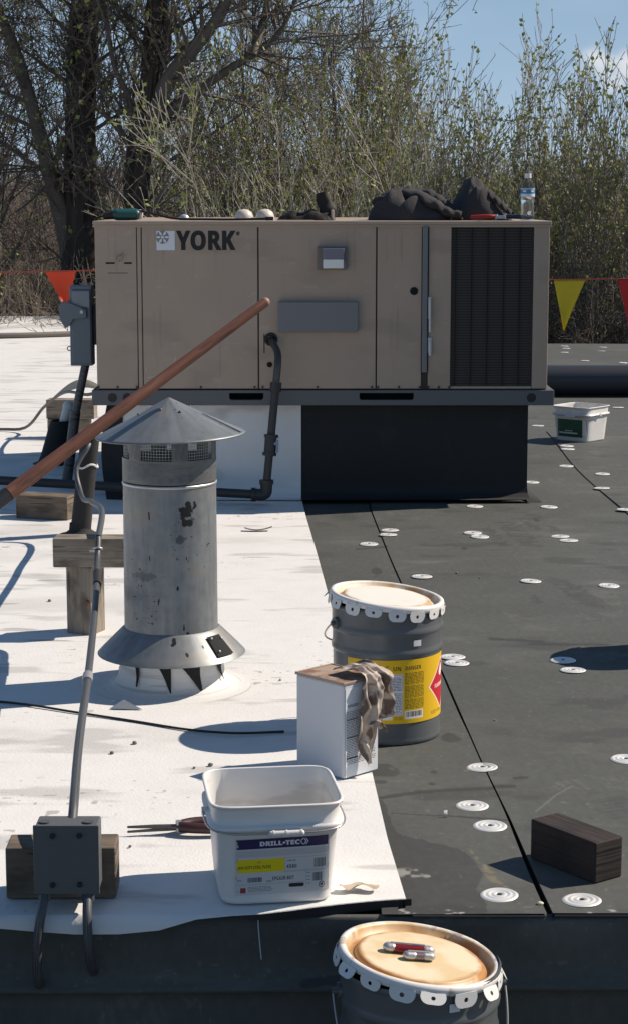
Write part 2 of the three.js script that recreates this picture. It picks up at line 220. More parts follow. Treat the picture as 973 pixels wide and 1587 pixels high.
// ───────────────────────── rooftop unit on its curb ─────────────────────────
const curb = thing('roof_curb', 'low roof curb under the unit, half white and half black rubber flashing', 'roof curb', [0.015, 0, 9.2]);
const flashing = (x0, x1, off, y1, flare = 0) => grid(14, 26, (u, v) => {
  const P = [[0, y1], [0, 0.30], [0, 0.06], [0.012, 0.025], [0.04, 0.006], [0.10, 0.002]], t = v * 5, i = Math.min(4, Math.floor(t)), f = t - i, o = mix(P[i][0], P[i + 1][0], f) + off;
  const x = mix(x0, x1, u) + flare * Math.pow(v, 4) * (u > 0.5 ? u * 0.5 : 0);
  return [x, mix(P[i][1], P[i + 1][1], f) + (v > 0.9 ? 0.003 : 0), o + 0.010 * (vnoise(x * 4 + 20, v * 3, 99, 99, 631) - 0.5) * v + 0.004 * (vnoise(x * 13 + 20, v * 6, 99, 99, 633) - 0.5) * v, x, v * 0.5];
});
part('curb_frame', box(-1.0, 1.0, -0.015, 0.452, -1.80, -0.008), newRubberM, curb);
part('white_flashing', flashing(-0.925, -0.076, 0.012, 0.455), whiteFoldM, curb).userData.label = 'white membrane turned up the curb';
part('black_flashing', flashing(-0.08, 1.005, 0.004, 0.455, 0.05), newRubberM, curb).userData.label = 'black rubber turned up the curb';
part('corner_flashing', grid(8, 20, (u, v) => { const s = 0.10 * Math.pow(v, 3); return [-0.925 - (0.075 + s * 0.0) * (1 - u) - 0.03 * Math.sin(v * 3.1) * (1 - u), mix(0.455, 0.004, v), 0.008 + s * 0.8 + 0.01 * u, u, v]; }), newRubberM, curb);
part('corner_flap', grid(6, 6, (u, v) => [1.0 + 0.07 * u, 0.05 * (1 - u) * (1 - v) + 0.004 + YD, -0.12 + 0.19 * v, u, v]), newRubberM, curb);

const unit = thing('rooftop_air_conditioner', 'long tan rooftop air conditioning unit with dark coil grille and black lettering', 'air conditioner', [0.04, 0.456, 9.12]);
const UX = (x) => x - 0.04, UY = (y) => y - 0.456;
part('cabinet', box(UX(-1.018), UX(1.096), 0.07, UY(1.298), -1.93, -0.012, 0.004), seamM, unit);
const rail = part('base_rail', (() => { const s = new THREE.Shape(); s.moveTo(-1.085, 0); s.lineTo(1.09, 0); s.lineTo(1.09, 0.068); s.lineTo(-1.085, 0.068); s.closePath();
  for (const [a, b] of [[-0.44, -0.276], [0.172, 0.431]]) { const h = new THREE.Path(); h.moveTo(a + 0.008, 0.022); h.lineTo(b - 0.008, 0.022); h.lineTo(b, 0.032); h.lineTo(b, 0.058); h.lineTo(a, 0.058); h.lineTo(a, 0.032); h.closePath(); s.holes.push(h); }
  return flatUV(new THREE.ExtrudeGeometry(s, { depth: 0.012, bevelEnabled: true, bevelSize: 0.002, bevelThickness: 0.002, bevelSegments: 1 })); })(), railM, unit, [0, 0, -0.004]);
part('rail_return', merged([box(-1.085, 1.09, 0.0, 0.014, -0.05, -0.007, 0.001), box(-1.085, 1.09, 0.062, 0.070, -1.93, -0.007, 0.001), box(-1.085, -1.065, 0.0, 0.066, -1.93, -0.007, 0.001), box(1.07, 1.09, 0, 0.066, -1.93, -0.007, 0.001)]), railM, rail);
for (const [a, b] of [[-0.435, -0.28], [0.176, 0.426]]) part('fork_pocket', box(a - 0.01, b + 0.01, 0.015, 0.061, -0.09, -0.06, 0.001), holeM, rail);
for (const x of [-0.99, -0.92, 0.985]) part('rail_plug', cyl(0.022, 0.022, 0.006, 20).rotateX(Math.PI / 2), blackM, rail, [x, 0.034, 0.012]);
const panels = [[-1.022, -0.828, 0.532, 1.296], [-0.8245, -0.806, 0.532, 1.296], [-0.802, -0.263, 0.532, 1.290], [-0.257, 0.289, 0.532, 1.290], [0.295, 0.503, 0.532, 1.290], [0.535, 0.640, 0.532, 1.296], [1.026, 1.098, 0.532, 1.296]];
panels.forEach(([a, b, c, d]) => part('panel', box(UX(a), UX(b), UY(c), UY(d), -0.014, 0, 0.003), tanM, unit));
part('panel', box(UX(0.642), UX(1.024), UY(1.289), UY(1.296), -0.014, -0.001, 0.001), tanM, unit); part('panel', box(UX(0.642), UX(1.024), UY(0.532), UY(0.543), -0.014, -0.001, 0.001), tanM, unit);
const lid = part('top_cover', box(UX(-1.030), UX(1.106), UY(1.298), UY(1.316), -1.945, 0.008, 0.004), tanTopM, unit);
part('top_lip', box(UX(-1.030), UX(1.106), UY(1.287), UY(1.2975), -0.002, 0.006, 0.001), tanM, lid);
const coil = part('condenser_coil', box(UX(0.645), UX(1.022), UY(0.545), UY(1.287), -0.05, -0.030, 0.001), mat([0.008, 0.009, 0.010], 0.9), unit);
part('coil_guard', (() => { const g = []; for (let y = 0.555; y < 1.285; y += 0.0125) g.push(box(UX(0.646), UX(1.021), UY(y), UY(y + 0.0022), -0.012, -0.009, 0.0003)); for (let x = 0.66; x < 1.02; x += 0.075) g.push(box(UX(x), UX(x + 0.003), UY(0.546), UY(1.286), -0.0085, -0.005, 0.0003)); return merged(g); })(), mat([0.010, 0.0105, 0.011], 0.9), coil);
const screwG = cyl(0.006, 0.006, 0.006, 8).rotateX(Math.PI / 2), screws = [];
for (const [a, b] of panels.filter(([a, b]) => b - a > 0.1)) for (const t of [0.03, 0.5, 0.97]) screws.push(screwG.clone().translate(UX(mix(a, b, t)), UY(0.54), 0.001));
part('screw', merged(screws), seamM, unit).userData.kind = 'stuff';
for (const [x0, y0, x1, y1] of [[-0.785, 0.585, -0.735, 0.592], [-0.70, 0.582, -0.655, 0.588], [-0.655, 0.66, -0.648, 0.685], [-0.79, 0.62, -0.785, 0.635]]) part('scratch', rod(new THREE.Vector3(UX(x0), UY(y0), 0.0006), new THREE.Vector3(UX(x1), UY(y1), 0.0006), 0.0022, 0.0008, 5), mat([0.55, 0.52, 0.47], 0.6), unit);
const door = part('hinge_bar', box(UX(0.505), UX(0.530), UY(0.610), UY(1.292), -0.005, 0.014, 0.003), greyBoxM, unit);
part('latch', merged([box(UX(0.533), UX(0.548), UY(0.86), UY(0.965), 0, 0.016, 0.003), rod(new THREE.Vector3(UX(0.541), UY(0.95), 0.02), new THREE.Vector3(UX(0.541), UY(0.80), 0.026), 0.006)]), steelM, door);
part('latch', merged([box(UX(0.533), UX(0.552), UY(0.70), UY(0.775), 0, 0.012, 0.003), rod(new THREE.Vector3(UX(0.541), UY(0.76), 0.014), new THREE.Vector3(UX(0.543), UY(0.69), 0.02), 0.007)]), steelM, door);
part('knockout', cyl(0.019, 0.019, 0.004, 24).rotateX(Math.PI / 2), holeM, unit, [UX(0.467), UY(0.991), 0.0005]);
part('knockout', cyl(0.013, 0.013, 0.004, 20).rotateX(Math.PI / 2), holeM, unit, [UX(-0.208), UY(0.646), 0.0005]);
part('pipe_grommet', new THREE.TorusGeometry(0.024, 0.008, 8, 24), blackM, unit, [UX(-0.202), UY(0.765), 0.003]);
part('slot', box(UX(-0.236), UX(-0.231), UY(0.70), UY(0.79), -0.002, 0.0008, 0.0005), holeM, unit);
part('slot', box(UX(-0.972), UX(-0.93), UY(1.117), UY(1.125), -0.002, 0.0008, 0.0005), holeM, unit);
part('slot', box(UX(-0.886), UX(-0.85), UY(1.117), UY(1.125), -0.002, 0.0008, 0.0005), holeM, unit);
part('slot', box(UX(-0.964), UX(-0.87), UY(1.0735), UY(1.0765), -0.002, 0.0008, 0.0005), seamM, unit);
part('bent_tab', grid(3, 6, (u, v) => [UX(-0.925) + 0.025 * u + 0.012 * v, UY(1.125) + 0.045 * v * (0.6 + 0.4 * u), 0.002 + 0.02 * Math.sin(v * 2.4), u, v]), tanTopM, unit);
const lightBox = part('utility_fitting', box(UX(0.014), UX(0.155), UY(1.092), UY(1.197), -0.002, 0.03, 0.004), mat([0.15, 0.13, 0.125], 0.5), unit);
part('fitting_hood', box(UX(0.040), UX(0.140), UY(1.142), UY(1.190), 0.029, 0.055, 0.004), mat([0.16, 0.155, 0.20], 0.4), lightBox);
part('fitting_lens', box(UX(0.042), UX(0.138), UY(1.098), UY(1.141), 0.029, 0.050, 0.004), mat([0.72, 0.72, 0.70], 0.35), lightBox);
part('grey_cover', box(UX(-0.168), UX(0.205), UY(0.801), UY(0.942), -0.002, 0.035, 0.003), greyBoxM, unit).userData.label = 'plain grey metal cover box on the panel';
const logoTex = drawn(512, 128, (c, w, h) => {
  c.fillStyle = '#afa49a'; c.clearRect(0, 0, w, h);
  c.fillStyle = '#d5d8de'; c.fillRect(2, 6, 112, 116); c.strokeStyle = '#77736e'; c.lineWidth = 9; c.save(); c.beginPath(); c.rect(2, 6, 112, 116); c.clip(); c.translate(40, 44);
  for (let k = 0; k < 6; k++) { c.rotate(Math.PI / 3); c.beginPath(); c.moveTo(0, 8); c.lineTo(0, 40); c.stroke(); c.lineWidth = 7; c.beginPath(); c.moveTo(-14, 38); c.lineTo(0, 24); c.lineTo(14, 38); c.stroke(); c.lineWidth = 9; }
  c.restore(); c.fillStyle = c.strokeStyle = '#0b0b0c'; c.lineWidth = 7; c.lineJoin = 'miter'; c.font = 'bold 150px sans-serif';
  const tw = c.measureText('YORK').width; c.save(); c.translate(126, 117); c.scale(350 / tw, 1); c.fillText('YORK', 0, 0); c.strokeText('YORK', 0, 0); c.restore(); c.lineWidth = 4; c.beginPath(); c.arc(495, 22, 9, 0, 7); c.stroke(); c.font = 'bold 14px sans-serif'; c.fillText('R', 490, 27);
});
part('maker_logo', new THREE.PlaneGeometry(0.395, 0.099), mat(WHITE, 0.5, 0, { map: logoTex, transparent: true, alphaTest: 0.3 }), unit, [UX(-0.538), UY(1.2255), 0.0015]);

// electrical disconnect hung on the unit's left end
const dis = thing('disconnect_switch', 'blue grey electrical disconnect box with side lever on the unit end', 'switch box', [-1.150, 0.60, 9.6]);
part('enclosure', box(-0.056, 0.054, 0, 0.395, -0.11, 0, 0.004), blueGreyM, dis);
part('door_cover', box(-0.044, 0.048, 0.012, 0.375, -0.001, 0.010, 0.003), blueGreyM, dis);
part('door_cover', box(-0.040, 0.046, 0.29, 0.370, 0.0105, 0.016, 0.003), mat([0.24, 0.27, 0.30], 0.45, 0.2), dis);
part('lever', (() => { const s = new THREE.Shape(); s.moveTo(-0.10, 0.235); s.lineTo(-0.103, 0.30); s.lineTo(-0.085, 0.318); s.lineTo(-0.05, 0.31); s.lineTo(0.028, 0.278); s.lineTo(0.030, 0.24); s.lineTo(-0.035, 0.235); s.lineTo(-0.056, 0.20); s.lineTo(-0.075, 0.19); s.closePath(); const h = new THREE.Path(); h.absarc(-0.077, 0.225, 0.011, 0, 7); s.holes.push(h); return flatUV(new THREE.ExtrudeGeometry(s, { depth: 0.012, bevelSize: 0.002, bevelThickness: 0.002, bevelSegments: 1 })); })(), blueGreyM, dis, [0, 0, 0.018]);
part('bolt', cyl(0.009, 0.009, 0.012, 10).rotateX(Math.PI / 2), steelM, dis, [0.008, 0.268, 0.036]);
part('bracket', box(0.054, 0.118, 0.10, 0.30, -0.09, -0.05, 0.003), railM, dis);
part('padlock_eye', new THREE.TorusGeometry(0.010, 0.003, 6, 14), steelM, dis, [-0.062, 0.085, -0.01]);
single('conduit', merged([rod(V(-1.135, 0.605, 9.63), V(-1.19, 0.36, 9.63), 0.021), rod(V(-1.19, 0.37, 9.63), V(-1.245, 0.0, 9.66), 0.026)]), conduitM, 'grey conduit slanting down from the disconnect box to the white roof', 'conduit');

// gas line along the curb, riser and valve
const gas = thing('gas_pipe', 'black iron gas pipe running along the roof and up into the unit', 'pipe', [-0.222, 0.056, 8.95]);
const gp = (x, y, d) => new THREE.Vector3(x + 0.222, y - 0.056, 8.95 - d);
part('run', rod(gp(-3.2, 0.20, 9.05), gp(-0.26, 0.052, 8.95), 0.021), ironM, gas);
part('elbow', merged([tube([gp(-0.275, 0.052, 8.95), gp(-0.228, 0.056, 8.95), gp(-0.221, 0.105, 8.95)], 0.028, 12, 12), cyl(0.033, 0.033, 0.02, 16).rotateZ(Math.PI / 2).translate(-0.06, -0.004, 0), cyl(0.033, 0.033, 0.02, 16).translate(0.001, 0.055, 0)]), ironM, gas);
part('riser', rod(gp(-0.221, 0.10, 8.95), gp(-0.177, 0.56, 8.98), 0.019), ironM, gas);
const valve = part('valve', merged([rod(gp(-0.206, 0.245, 8.958), gp(-0.200, 0.325, 8.963), 0.028), rod(gp(-0.208, 0.235, 8.957), gp(-0.207, 0.250, 8.958), 0.033, 0.033, 8), rod(gp(-0.199, 0.318, 8.963), gp(-0.198, 0.333, 8.964), 0.033, 0.033, 8)]), ironM, gas);
part('valve_handle', merged([box(0.045, 0.057, 0.195, 0.255, 0.0, 0.012, 0.003), rod(gp(-0.195, 0.29, 8.95), gp(-0.168, 0.295, 8.945), 0.009)]), mat([0.16, 0.22, 0.32], 0.5), valve);
part('union', merged([rod(gp(-0.179, 0.53, 8.978), gp(-0.176, 0.575, 8.981), 0.027, 0.027, 8)]), ironM, gas);
part('connector', tube([gp(-0.177, 0.56, 8.98), gp(-0.168, 0.66, 9.0), gp(-0.17, 0.71, 9.04), gp(-0.195, 0.755, 9.09), gp(-0.202, 0.765, 9.135)], 0.017, 24, 10), mat([0.09, 0.085, 0.075], 0.35, 0.6), gas);

// ───────────────────────── vent stack ─────────────────────────
const vent = thing('vent_stack', 'galvanised vent stack with conical rain cap and flared skirt on the white roof', 'vent', [-0.418, 0, 5.56]);
const ventM = galvM([[0.565, 0.850, 0.022, 0.05], [0.582, 0.880, 0.018, 0.035], [0.575, 0.80, 0.018, 0.022], [0.545, 0.70, 0.016, 0.025, 0.6], [0.555, 0.20, 0.003, 0.03], [0.535, 0.42, 0.004, 0.012], [0.42, 0.48, 0.05, 0.02, 0.4], [0.57, 0.15, 0.01, 0.012], [0.47, 0.34, 0.003, 0.02], [0.44, 0.60, 0.002, 0.018], [0.44, 0.84, 0.003, 0.022], [0.47, 0.08, 0.03, 0.05, 0.3]], 700);
part('pipe', new THREE.CylinderGeometry(0.135, 0.137, 0.50, 64, 1, true).rotateY(Math.PI).translate(0, 0.355, 0), ventM, vent);
part('collar', lathe([[0.134, 0.600], [0.1370, 0.601], [0.1380, 0.6045], [0.1370, 0.608], [0.134, 0.609]], 64), steelM, vent);
// screened head with openings under the cap
const headM = galvM([], 720, [0.135, 0.145, 0.15]);
const head = part('screen_head', (() => { const g = [new THREE.CylinderGeometry(0.136, 0.136, 0.068, 64, 1, true).rotateY(Math.PI).translate(0, 0.646, 0)]; for (let k = 0; k < 6; k++) g.push(new THREE.CylinderGeometry(0.136, 0.136, 0.062, 10, 1, true, k * Math.PI / 3 + 0.12, 0.36).translate(0, 0.711, 0)); return merged(g); })(), headM, vent);
part('wire_mesh', (() => { const g = []; for (let k = 0; k < 96; k++) { const a = k / 96 * Math.PI * 2; g.push(new THREE.BoxGeometry(0.0012, 0.065, 0.0012).translate(Math.sin(a) * 0.131, 0.712, Math.cos(a) * 0.131)); } for (let y = 0.684; y < 0.742; y += 0.0085) g.push(new THREE.TorusGeometry(0.131, 0.0007, 4, 72).rotateX(Math.PI / 2).translate(0, y, 0)); return merged(g); })(), mat([0.5, 0.5, 0.49], 0.5, 0.4), head);
const cap = part('rain_cap', merged([lathe([[0.002, 0.108], [0.10, 0.057], [0.212, 0.004], [0.217, 0.0], [0.215, -0.003], [0.209, 0.002], [0.10, 0.053], [0.002, 0.104]], 64)]), galvM([], 740, [0.19, 0.21, 0.225]), vent, [0.004, 0.742, 0]);
cap.rotation.z = 0.035;
for (const [a, r] of [[-0.35, 0.06], [0.5, 0.075], [2.2, 0.07], [3.9, 0.07], [-1.3, 0.09]]) part('rivet', new THREE.SphereGeometry(0.0042, 10, 8), headM, cap, [Math.sin(a) * r, 0.1085 - r * 0.485, Math.cos(a) * r]);
part('cap_seam', (() => { const p = (r) => new THREE.Vector3(r * 0.97, 0.1105 - r * 0.487, r * 0.24); return rod(p(0.10), p(0.213), 0.0022, 0.0028, 6); })(), steelM, cap);
const skirt = part('skirt', lathe([[0.138, 0.178], [0.146, 0.172], [0.20, 0.118], [0.217, 0.100], [0.214, 0.0985], [0.198, 0.114], [0.140, 0.170]], 64).rotateY(Math.PI), galvM([[0.52, 0.2, 0.006, 0.03], [0.6, 0.25, 0.006, 0.02], [0.55, 0.3, 0.004, 0.02], [0.63, 0.2, 0.004, 0.02], [0.42, 0.75, 0.09, 0.05, 0.35]], 760), vent);
part('patch', grid(6, 4, (u, v) => { const a = 0.78 + 0.34 * u, r = mix(0.158, 0.207, v), y = mix(0.168, 0.117, v); return [Math.sin(a) * r, y, Math.cos(a) * r, u, v]; }), mat([0.016, 0.017, 0.018], 0.95), skirt);
for (const [a, r] of [[0.84, 0.166], [0.84, 0.198], [1.08, 0.17]]) part('rivet', new THREE.SphereGeometry(0.004, 8, 6), steelM, skirt, [Math.sin(a) * r, 0.1735 - (r - 0.155) * 1.0, Math.cos(a) * r]);
part('membrane_boot', lathe([[0.150, 0.125], [0.153, 0.06], [0.158, 0.03], [0.172, 0.010], [0.205, 0.002], [0.24, 0.0005]], 64), whiteFoldM, vent);
for (const [a0, a1, h0, h1, bend] of [[-0.72, -0.56, 0.112, 0.028, 0.6], [-0.36, 0.06, 0.112, 0.012, 1.0], [-0.02, 0.62, 0.110, 0.008, 1.0], [0.80, 1.22, 0.112, 0.030, 1.0], [2.0, 2.3, 0.11, 0.03, 1], [3.0, 3.3, 0.11, 0.03, 1], [4.2, 4.5, 0.11, 0.03, 1]])
  part('torn_strip', grid(8, 10, (u, v) => { const a = mix(mix(a0, a1, u), a1, Math.pow(v, 0.55) * bend * 0.97 + (1 - bend) * 0.5 * v), y = mix(h0, h1, v) + 0.012 * (1 - u) * (1 - v) * 0, r = 0.1545 + 0.006 * v + 0.008 * step(0.06, 0.02, y); return [Math.sin(a) * r, y, Math.cos(a) * r, u, v]; }), newRubberM, vent);
single('membrane_dog_ear', (() => { const g = new THREE.BufferGeometry(); const P = [[-0.045, 0.002, 0], [0.05, 0.002, 0.01], [-0.006, 0.002, -0.05], [-0.004, 0.028, -0.004]]; g.setAttribute('position', new THREE.Float32BufferAttribute([0, 1, 3, 1, 2, 3, 2, 0, 3].flatMap((i) => P[i]), 3)); g.setAttribute('uv', new THREE.Float32BufferAttribute(new Array(18).fill(0), 2)); g.computeVertexNormals(); return g; })(), mat([0.5, 0.5, 0.49], 0.6), 'small folded triangle of white membrane standing up before the vent', 'membrane flap', [-0.528, 0.001, 5.27]);

// reddish pole resting across the rain cap
const poleM = mat(WHITE, 0.6, 0, { map: tex(256, 1024, (u, v) => { const g = fbm(u, v, 8, 6, 4, 801), s = fbm(u, v, 10, 12, 5, 811); return mx(mx(mul([0.185, 0.072, 0.042], 0.7 + 0.5 * g), [0.06, 0.028, 0.02], 0.7 * step(0.55, 0.78, s)), [0.26, 0.13, 0.085], 0.5 * step(0.55, 0.8, fbm(u, v, 8, 14, 5, 821))); }) });
const pole = thing('broom_handle', 'reddish brown wooden pole leaning across the vent cap', 'pole', [-1.666, 0, 4.73]);
const pl = (x, y, d) => new THREE.Vector3(x + 1.666, y, 4.73 - d);
part('shaft', rod(pl(-0.83, 0.622, 5.213), pl(-0.140, 1.121, 5.601), 0.0205, 0.0140, 20), poleM, pole);
part('tip', new THREE.SphereGeometry(0.0138, 14, 10).translate(...pl(-0.140, 1.121, 5.601)), mat([0.30, 0.17, 0.12], 0.6), pole);
part('ferrule', rod(pl(-1.66, 0.022, 4.735), pl(-0.832, 0.6205, 5.212), 0.0225, 0.0215, 20), mat([0.035, 0.035, 0.038], 0.45, 0.2), pole);

// ───────────────────────── pails ─────────────────────────
const pailM = mat([0.105, 0.115, 0.122], 0.34, 0.1);
function lidTex(s, rusty) { return tex(512, 512, (u, v) => {
  const x = u - 0.5, y = v - 0.5, r = Math.hypot(x, y) * 0.31, n = fbm(u, v, 9, 9, 4, s), n2 = fbm(u, v, 4, 4, 4, s + 9), rr = r + 0.016 * (n - 0.5);
  let c = rusty ? mx([0.66, 0.50, 0.28], [0.74, 0.63, 0.44], step(0.35, 0.65, n2)) : mx([0.74, 0.72, 0.66], [0.70, 0.64, 0.50], step(0.5, 0.75, n2));
  c = mx(c, rusty ? [0.42, 0.20, 0.06] : [0.52, 0.33, 0.14], step(0.105, 0.119, rr) * (1 - step(0.134, 0.144, rr)) * (0.55 + 0.45 * step(0.4, 0.6, n2)));
  c = mx(c, [0.72, 0.71, 0.69], step(0.143, 0.148, rr + 0.004 * n2)); return mx(c, [0.30, 0.17, 0.07], (rusty ? 0.6 : 0.3) * step(0.66, 0.76, n) * step(0.10, 0.13, r));
}); }
const lidG = (() => { const g = lathe([[0, 0], [0.06, 0.0004], [0.112, 0], [0.118, -0.002], [0.1215, -0.010], [0.134, -0.0105], [0.1385, 0.003], [0.145, 0.007], [0.152, 0.005], [0.1545, -0.002], [0.1525, -0.011], [0.149, -0.012]], 72), p = g.attributes.position, uv = g.attributes.uv; for (let i = 0; i < p.count; i++) uv.setXY(i, 0.5 + p.getX(i) / 0.31, 0.5 + p.getZ(i) / 0.31); return g; })();
const tabG = (() => { const s = new THREE.Shape(); s.moveTo(-0.0235, 0); s.lineTo(-0.0250, -0.010); s.quadraticCurveTo(-0.023, -0.025, -0.009, -0.0262); s.lineTo(0.009, -0.0262); s.quadraticCurveTo(0.023, -0.025, 0.0250, -0.010); s.lineTo(0.0235, 0); s.closePath(); const h = new THREE.Path(); h.absarc(0, -0.0125, 0.0045, 0, Math.PI * 2); s.holes.push(h); return new THREE.ExtrudeGeometry(s, { depth: 0.0012, bevelEnabled: false, curveSegments: 5 }); })();
const bodyG = lathe([[0, 0.004], [0.135, 0.004], [0.141, 0.0], [0.1455, 0.003], [0.146, 0.012], [0.1435, 0.02], [0.1445, 0.235], [0.1485, 0.241], [0.1495, 0.247], [0.1475, 0.254], [0.146, 0.259], [0.1465, 0.290], [0.1505, 0.296], [0.1515, 0.303], [0.1490, 0.310], [0.1475, 0.316], [0.1480, 0.352], [0.1515, 0.356], [0.1525, 0.362], [0.149, 0.366]], 72);
const tabM = mat([0.70, 0.70, 0.68], 0.45), wireM = mat([0.42, 0.41, 0.40], 0.35, 0.8);
function pail(label, at, turn, lidTilt, lidM, handle, seed) {
  const t = thing('steel_pail', label, 'pail', at, turn, undefined), R = rng(seed);
  part('body', bodyG, pailM, t);
  const l = part('lid', lidG, lidM, t, [0, 0.376, 0]); l.rotation.set(lidTilt[1], -turn, lidTilt[0], 'YXZ');
  for (let k = 0; k < 16; k++) { const a = k / 16 * Math.PI * 2 + 0.13 + 0.04 * (R() - 0.5), q = part('tab', tabG, tabM, l, [Math.sin(a) * 0.1535, -0.005, Math.cos(a) * 0.1535]); q.rotation.set(-(0.02 + 0.16 * R() + (R() < 0.18 ? 0.5 : 0)), a + 0.12 * (R() - 0.5), 0.14 * (R() - 0.5), 'YXZ'); q.scale.set(0.9 + 0.14 * R(), 0.82 + 0.3 * R(), 1); }
  for (const s of [-1, 1]) part('handle_ear', merged([cyl(0.016, 0.016, 0.010, 16).rotateZ(Math.PI / 2).translate(s * 0.150, 0.315, 0), cyl(0.006, 0.006, 0.02, 10).rotateZ(Math.PI / 2).translate(s * 0.155, 0.315, 0)]), pailM, t);
  const P = []; for (let i = 0; i <= 24; i++) { const a = i / 24 * Math.PI; P.push(new THREE.Vector3(-0.163 * Math.cos(a) * (1 + 0.06 * Math.sin(a * 2) ** 2), 0.315 - handle * Math.sin(a) * 0.97, Math.sin(a) * 0.158)); }
  part('bail_handle', tube(P, 0.0024, 60, 6), wireM, t);
  return t;
}
const lid1M = mat(WHITE, 0.5, 0, { map: lidTex(900, false) }), lid2M = mat(WHITE, 0.45, 0, { map: lidTex(930, true) });
const p1 = pail('dark grey steel pail with yellow flammable warning label, beside the white can', [0.196, YD + 0.001, 5.10], 3.56, [-0.105, 0.02], lid1M, 0.10, 41);
const pailLabel = drawn(1024, 360, (c, w, h) => {
  const X = (deg) => (deg + 47) / 187 * w; c.fillStyle = '#e2b50c'; c.fillRect(0, 0, w, h);
  const lines = (x0, x1, y0, y1, dy, col, r) => { c.fillStyle = col; for (let y = y0; y < y1; y += dy) { let x = x0; while (x < x1 - 4) { const l = 6 + r() * 30; c.fillRect(x, y, Math.min(l, x1 - x), dy * 0.55); x += l + 4; } } };
  const r = rng(77); lines(X(-42), X(-8), 26, 60, 9, '#a8870c', r); c.font = 'bold 34px sans-serif'; c.fillStyle = '#3a2f05'; c.fillText('C', X(-4), 56); c.fillText('UN', X(4), 60);
  c.fillStyle = '#d6d8db'; c.fillRect(X(-38), 78, X(15) - X(-38), 236); c.strokeStyle = '#8c8f95'; c.lineWidth = 3; c.strokeRect(X(-38) + 6, 84, X(15) - X(-38) - 12, 224);
  lines(X(-35), X(-15), 96, 300, 9, '#7d8189', r); lines(X(-13), X(-4), 96, 300, 9, '#7d8189', r); lines(X(-2), X(13), 96, 300, 9, '#74788a', r); c.fillStyle = '#d6d8db'; c.fillRect(X(-38), 176, X(15) - X(-38), 10);
  c.fillStyle = '#241d04'; c.font = 'bold 30px sans-serif'; c.fillText('DANGER', X(17), 58, X(36) - X(17)); lines(X(17), X(40), 74, 280, 8, '#6b5c06', r); c.fillStyle = '#e2b50c'; c.fillRect(X(17), 140, X(40) - X(17), 7); c.fillRect(X(17), 214, X(40) - X(17), 6);
  c.fillStyle = '#e6e4da'; c.fillRect(X(17), 288, X(39) - X(17), 48); c.fillStyle = '#15151a'; for (let x = X(19); x < X(37);) { const b = 2 + r() * 5; c.fillRect(x, 294, b, 30); x += b + 2 + r() * 4; }
  c.fillStyle = '#e6e4da'; c.fillRect(X(-12), 318, X(4) - X(-12), 20); lines(X(6), X(15), 320, 336, 7, '#a8870c', r); c.fillStyle = '#8a7208'; c.font = 'bold 28px sans-serif'; c.fillText('KEEP AWAY', X(52), 336, X(98) - X(52));
  c.save(); c.translate(X(75), 176); c.rotate(Math.PI / 4); c.fillStyle = '#f0e6e0'; c.fillRect(-106, -106, 212, 212); c.fillStyle = '#c11325'; c.fillRect(-99, -99, 198, 198); c.restore();
  c.fillStyle = '#f3ecea'; c.beginPath(); c.moveTo(X(75), 60); c.bezierCurveTo(X(82), 90, X(84), 110, X(75), 136); c.bezierCurveTo(X(64), 116, X(72), 92, X(75), 60); c.fill(); c.font = 'bold 30px sans-serif'; c.textAlign = 'center'; c.fillText('FLAMMABLE', X(75), 192, 190); c.textAlign = 'left';
  lines(X(104), X(136), 60, 300, 10, '#8a7208', r);
});
const rad = Math.PI / 180;
part('warning_label', new THREE.CylinderGeometry(0.1462, 0.1458, 0.172, 60, 1, true, -47 * rad, 187 * rad).rotateY(-3.56), mat(WHITE, 0.4, 0, { map: pailLabel }), p1, [0, 0.146, 0]);
part('sticker', new THREE.CylinderGeometry(0.1485, 0.1483, 0.016, 8, 1, true, 26 * rad, 9 * rad).rotateY(-3.56), mat([0.7, 0.7, 0.7], 0.5), p1, [0, 0.275, 0]);
const p2 = pail('dark grey steel pail with amber stained lid holding two pocket knives', [0.197, -0.36, 3.44], 0.12, [-0.14, 0.005], lid2M, 0.20, 53);
part('sticker', new THREE.CylinderGeometry(0.1497, 0.1496, 0.016, 8, 1, true, 18 * rad, 8 * rad).rotateY(-0.12), mat([0.7, 0.7, 0.7], 0.5), p2, [0, 0.333, 0]);
pail('dark grey steel pail off to the right whose round shadow falls on the black roof', [1.30, YD + 0.003, 6.06], 0.4, [-0.01, 0], lid1M, 0.12, 67);
// pocket knives lying on the tilted lid
function onLid(x, y, z) { p2.updateMatrixWorld(true); const l = p2.children.find((c) => c.name === 'lid'); return { p: l.localToWorld(new THREE.Vector3(x, y, z)), q: l.getWorldQuaternion(new THREE.Quaternion()) }; }
function knife(label, hue, len, r, x, z, turn, steelEnds) {
  const w = onLid(x, 0.0004, z), t = thing('pocket_knife', label, 'knife'); t.position.copy(w.p); t.quaternion.copy(w.q).multiply(new THREE.Quaternion().setFromAxisAngle(new THREE.Vector3(0, 1, 0), turn));
  part('handle', new THREE.CapsuleGeometry(r, len - 2 * r, 5, 12).rotateZ(Math.PI / 2).scale(1, 0.8, 1).translate(0, r * 0.8, 0), hue, t);
  for (const s of [-1, 1]) part('bolster', new THREE.CapsuleGeometry(r * 1.06, steelEnds, 4, 12).rotateZ(Math.PI / 2).scale(1, 0.8, 1).translate(s * (len / 2 - r - steelEnds / 2), r * 0.85, 0), steelM, t);
  part('blade', box(-len * 0.36, len * 0.3, r * 1.55, r * 1.9, -0.0014, 0.0014, 0.0005), steelM, t);
}
knife('red handled pocket knife with steel ends on the amber pail lid', mat([0.20, 0.012, 0.018], 0.25, 0.1), 0.098, 0.0105, -0.022, -0.004, 0.10, 0.006);
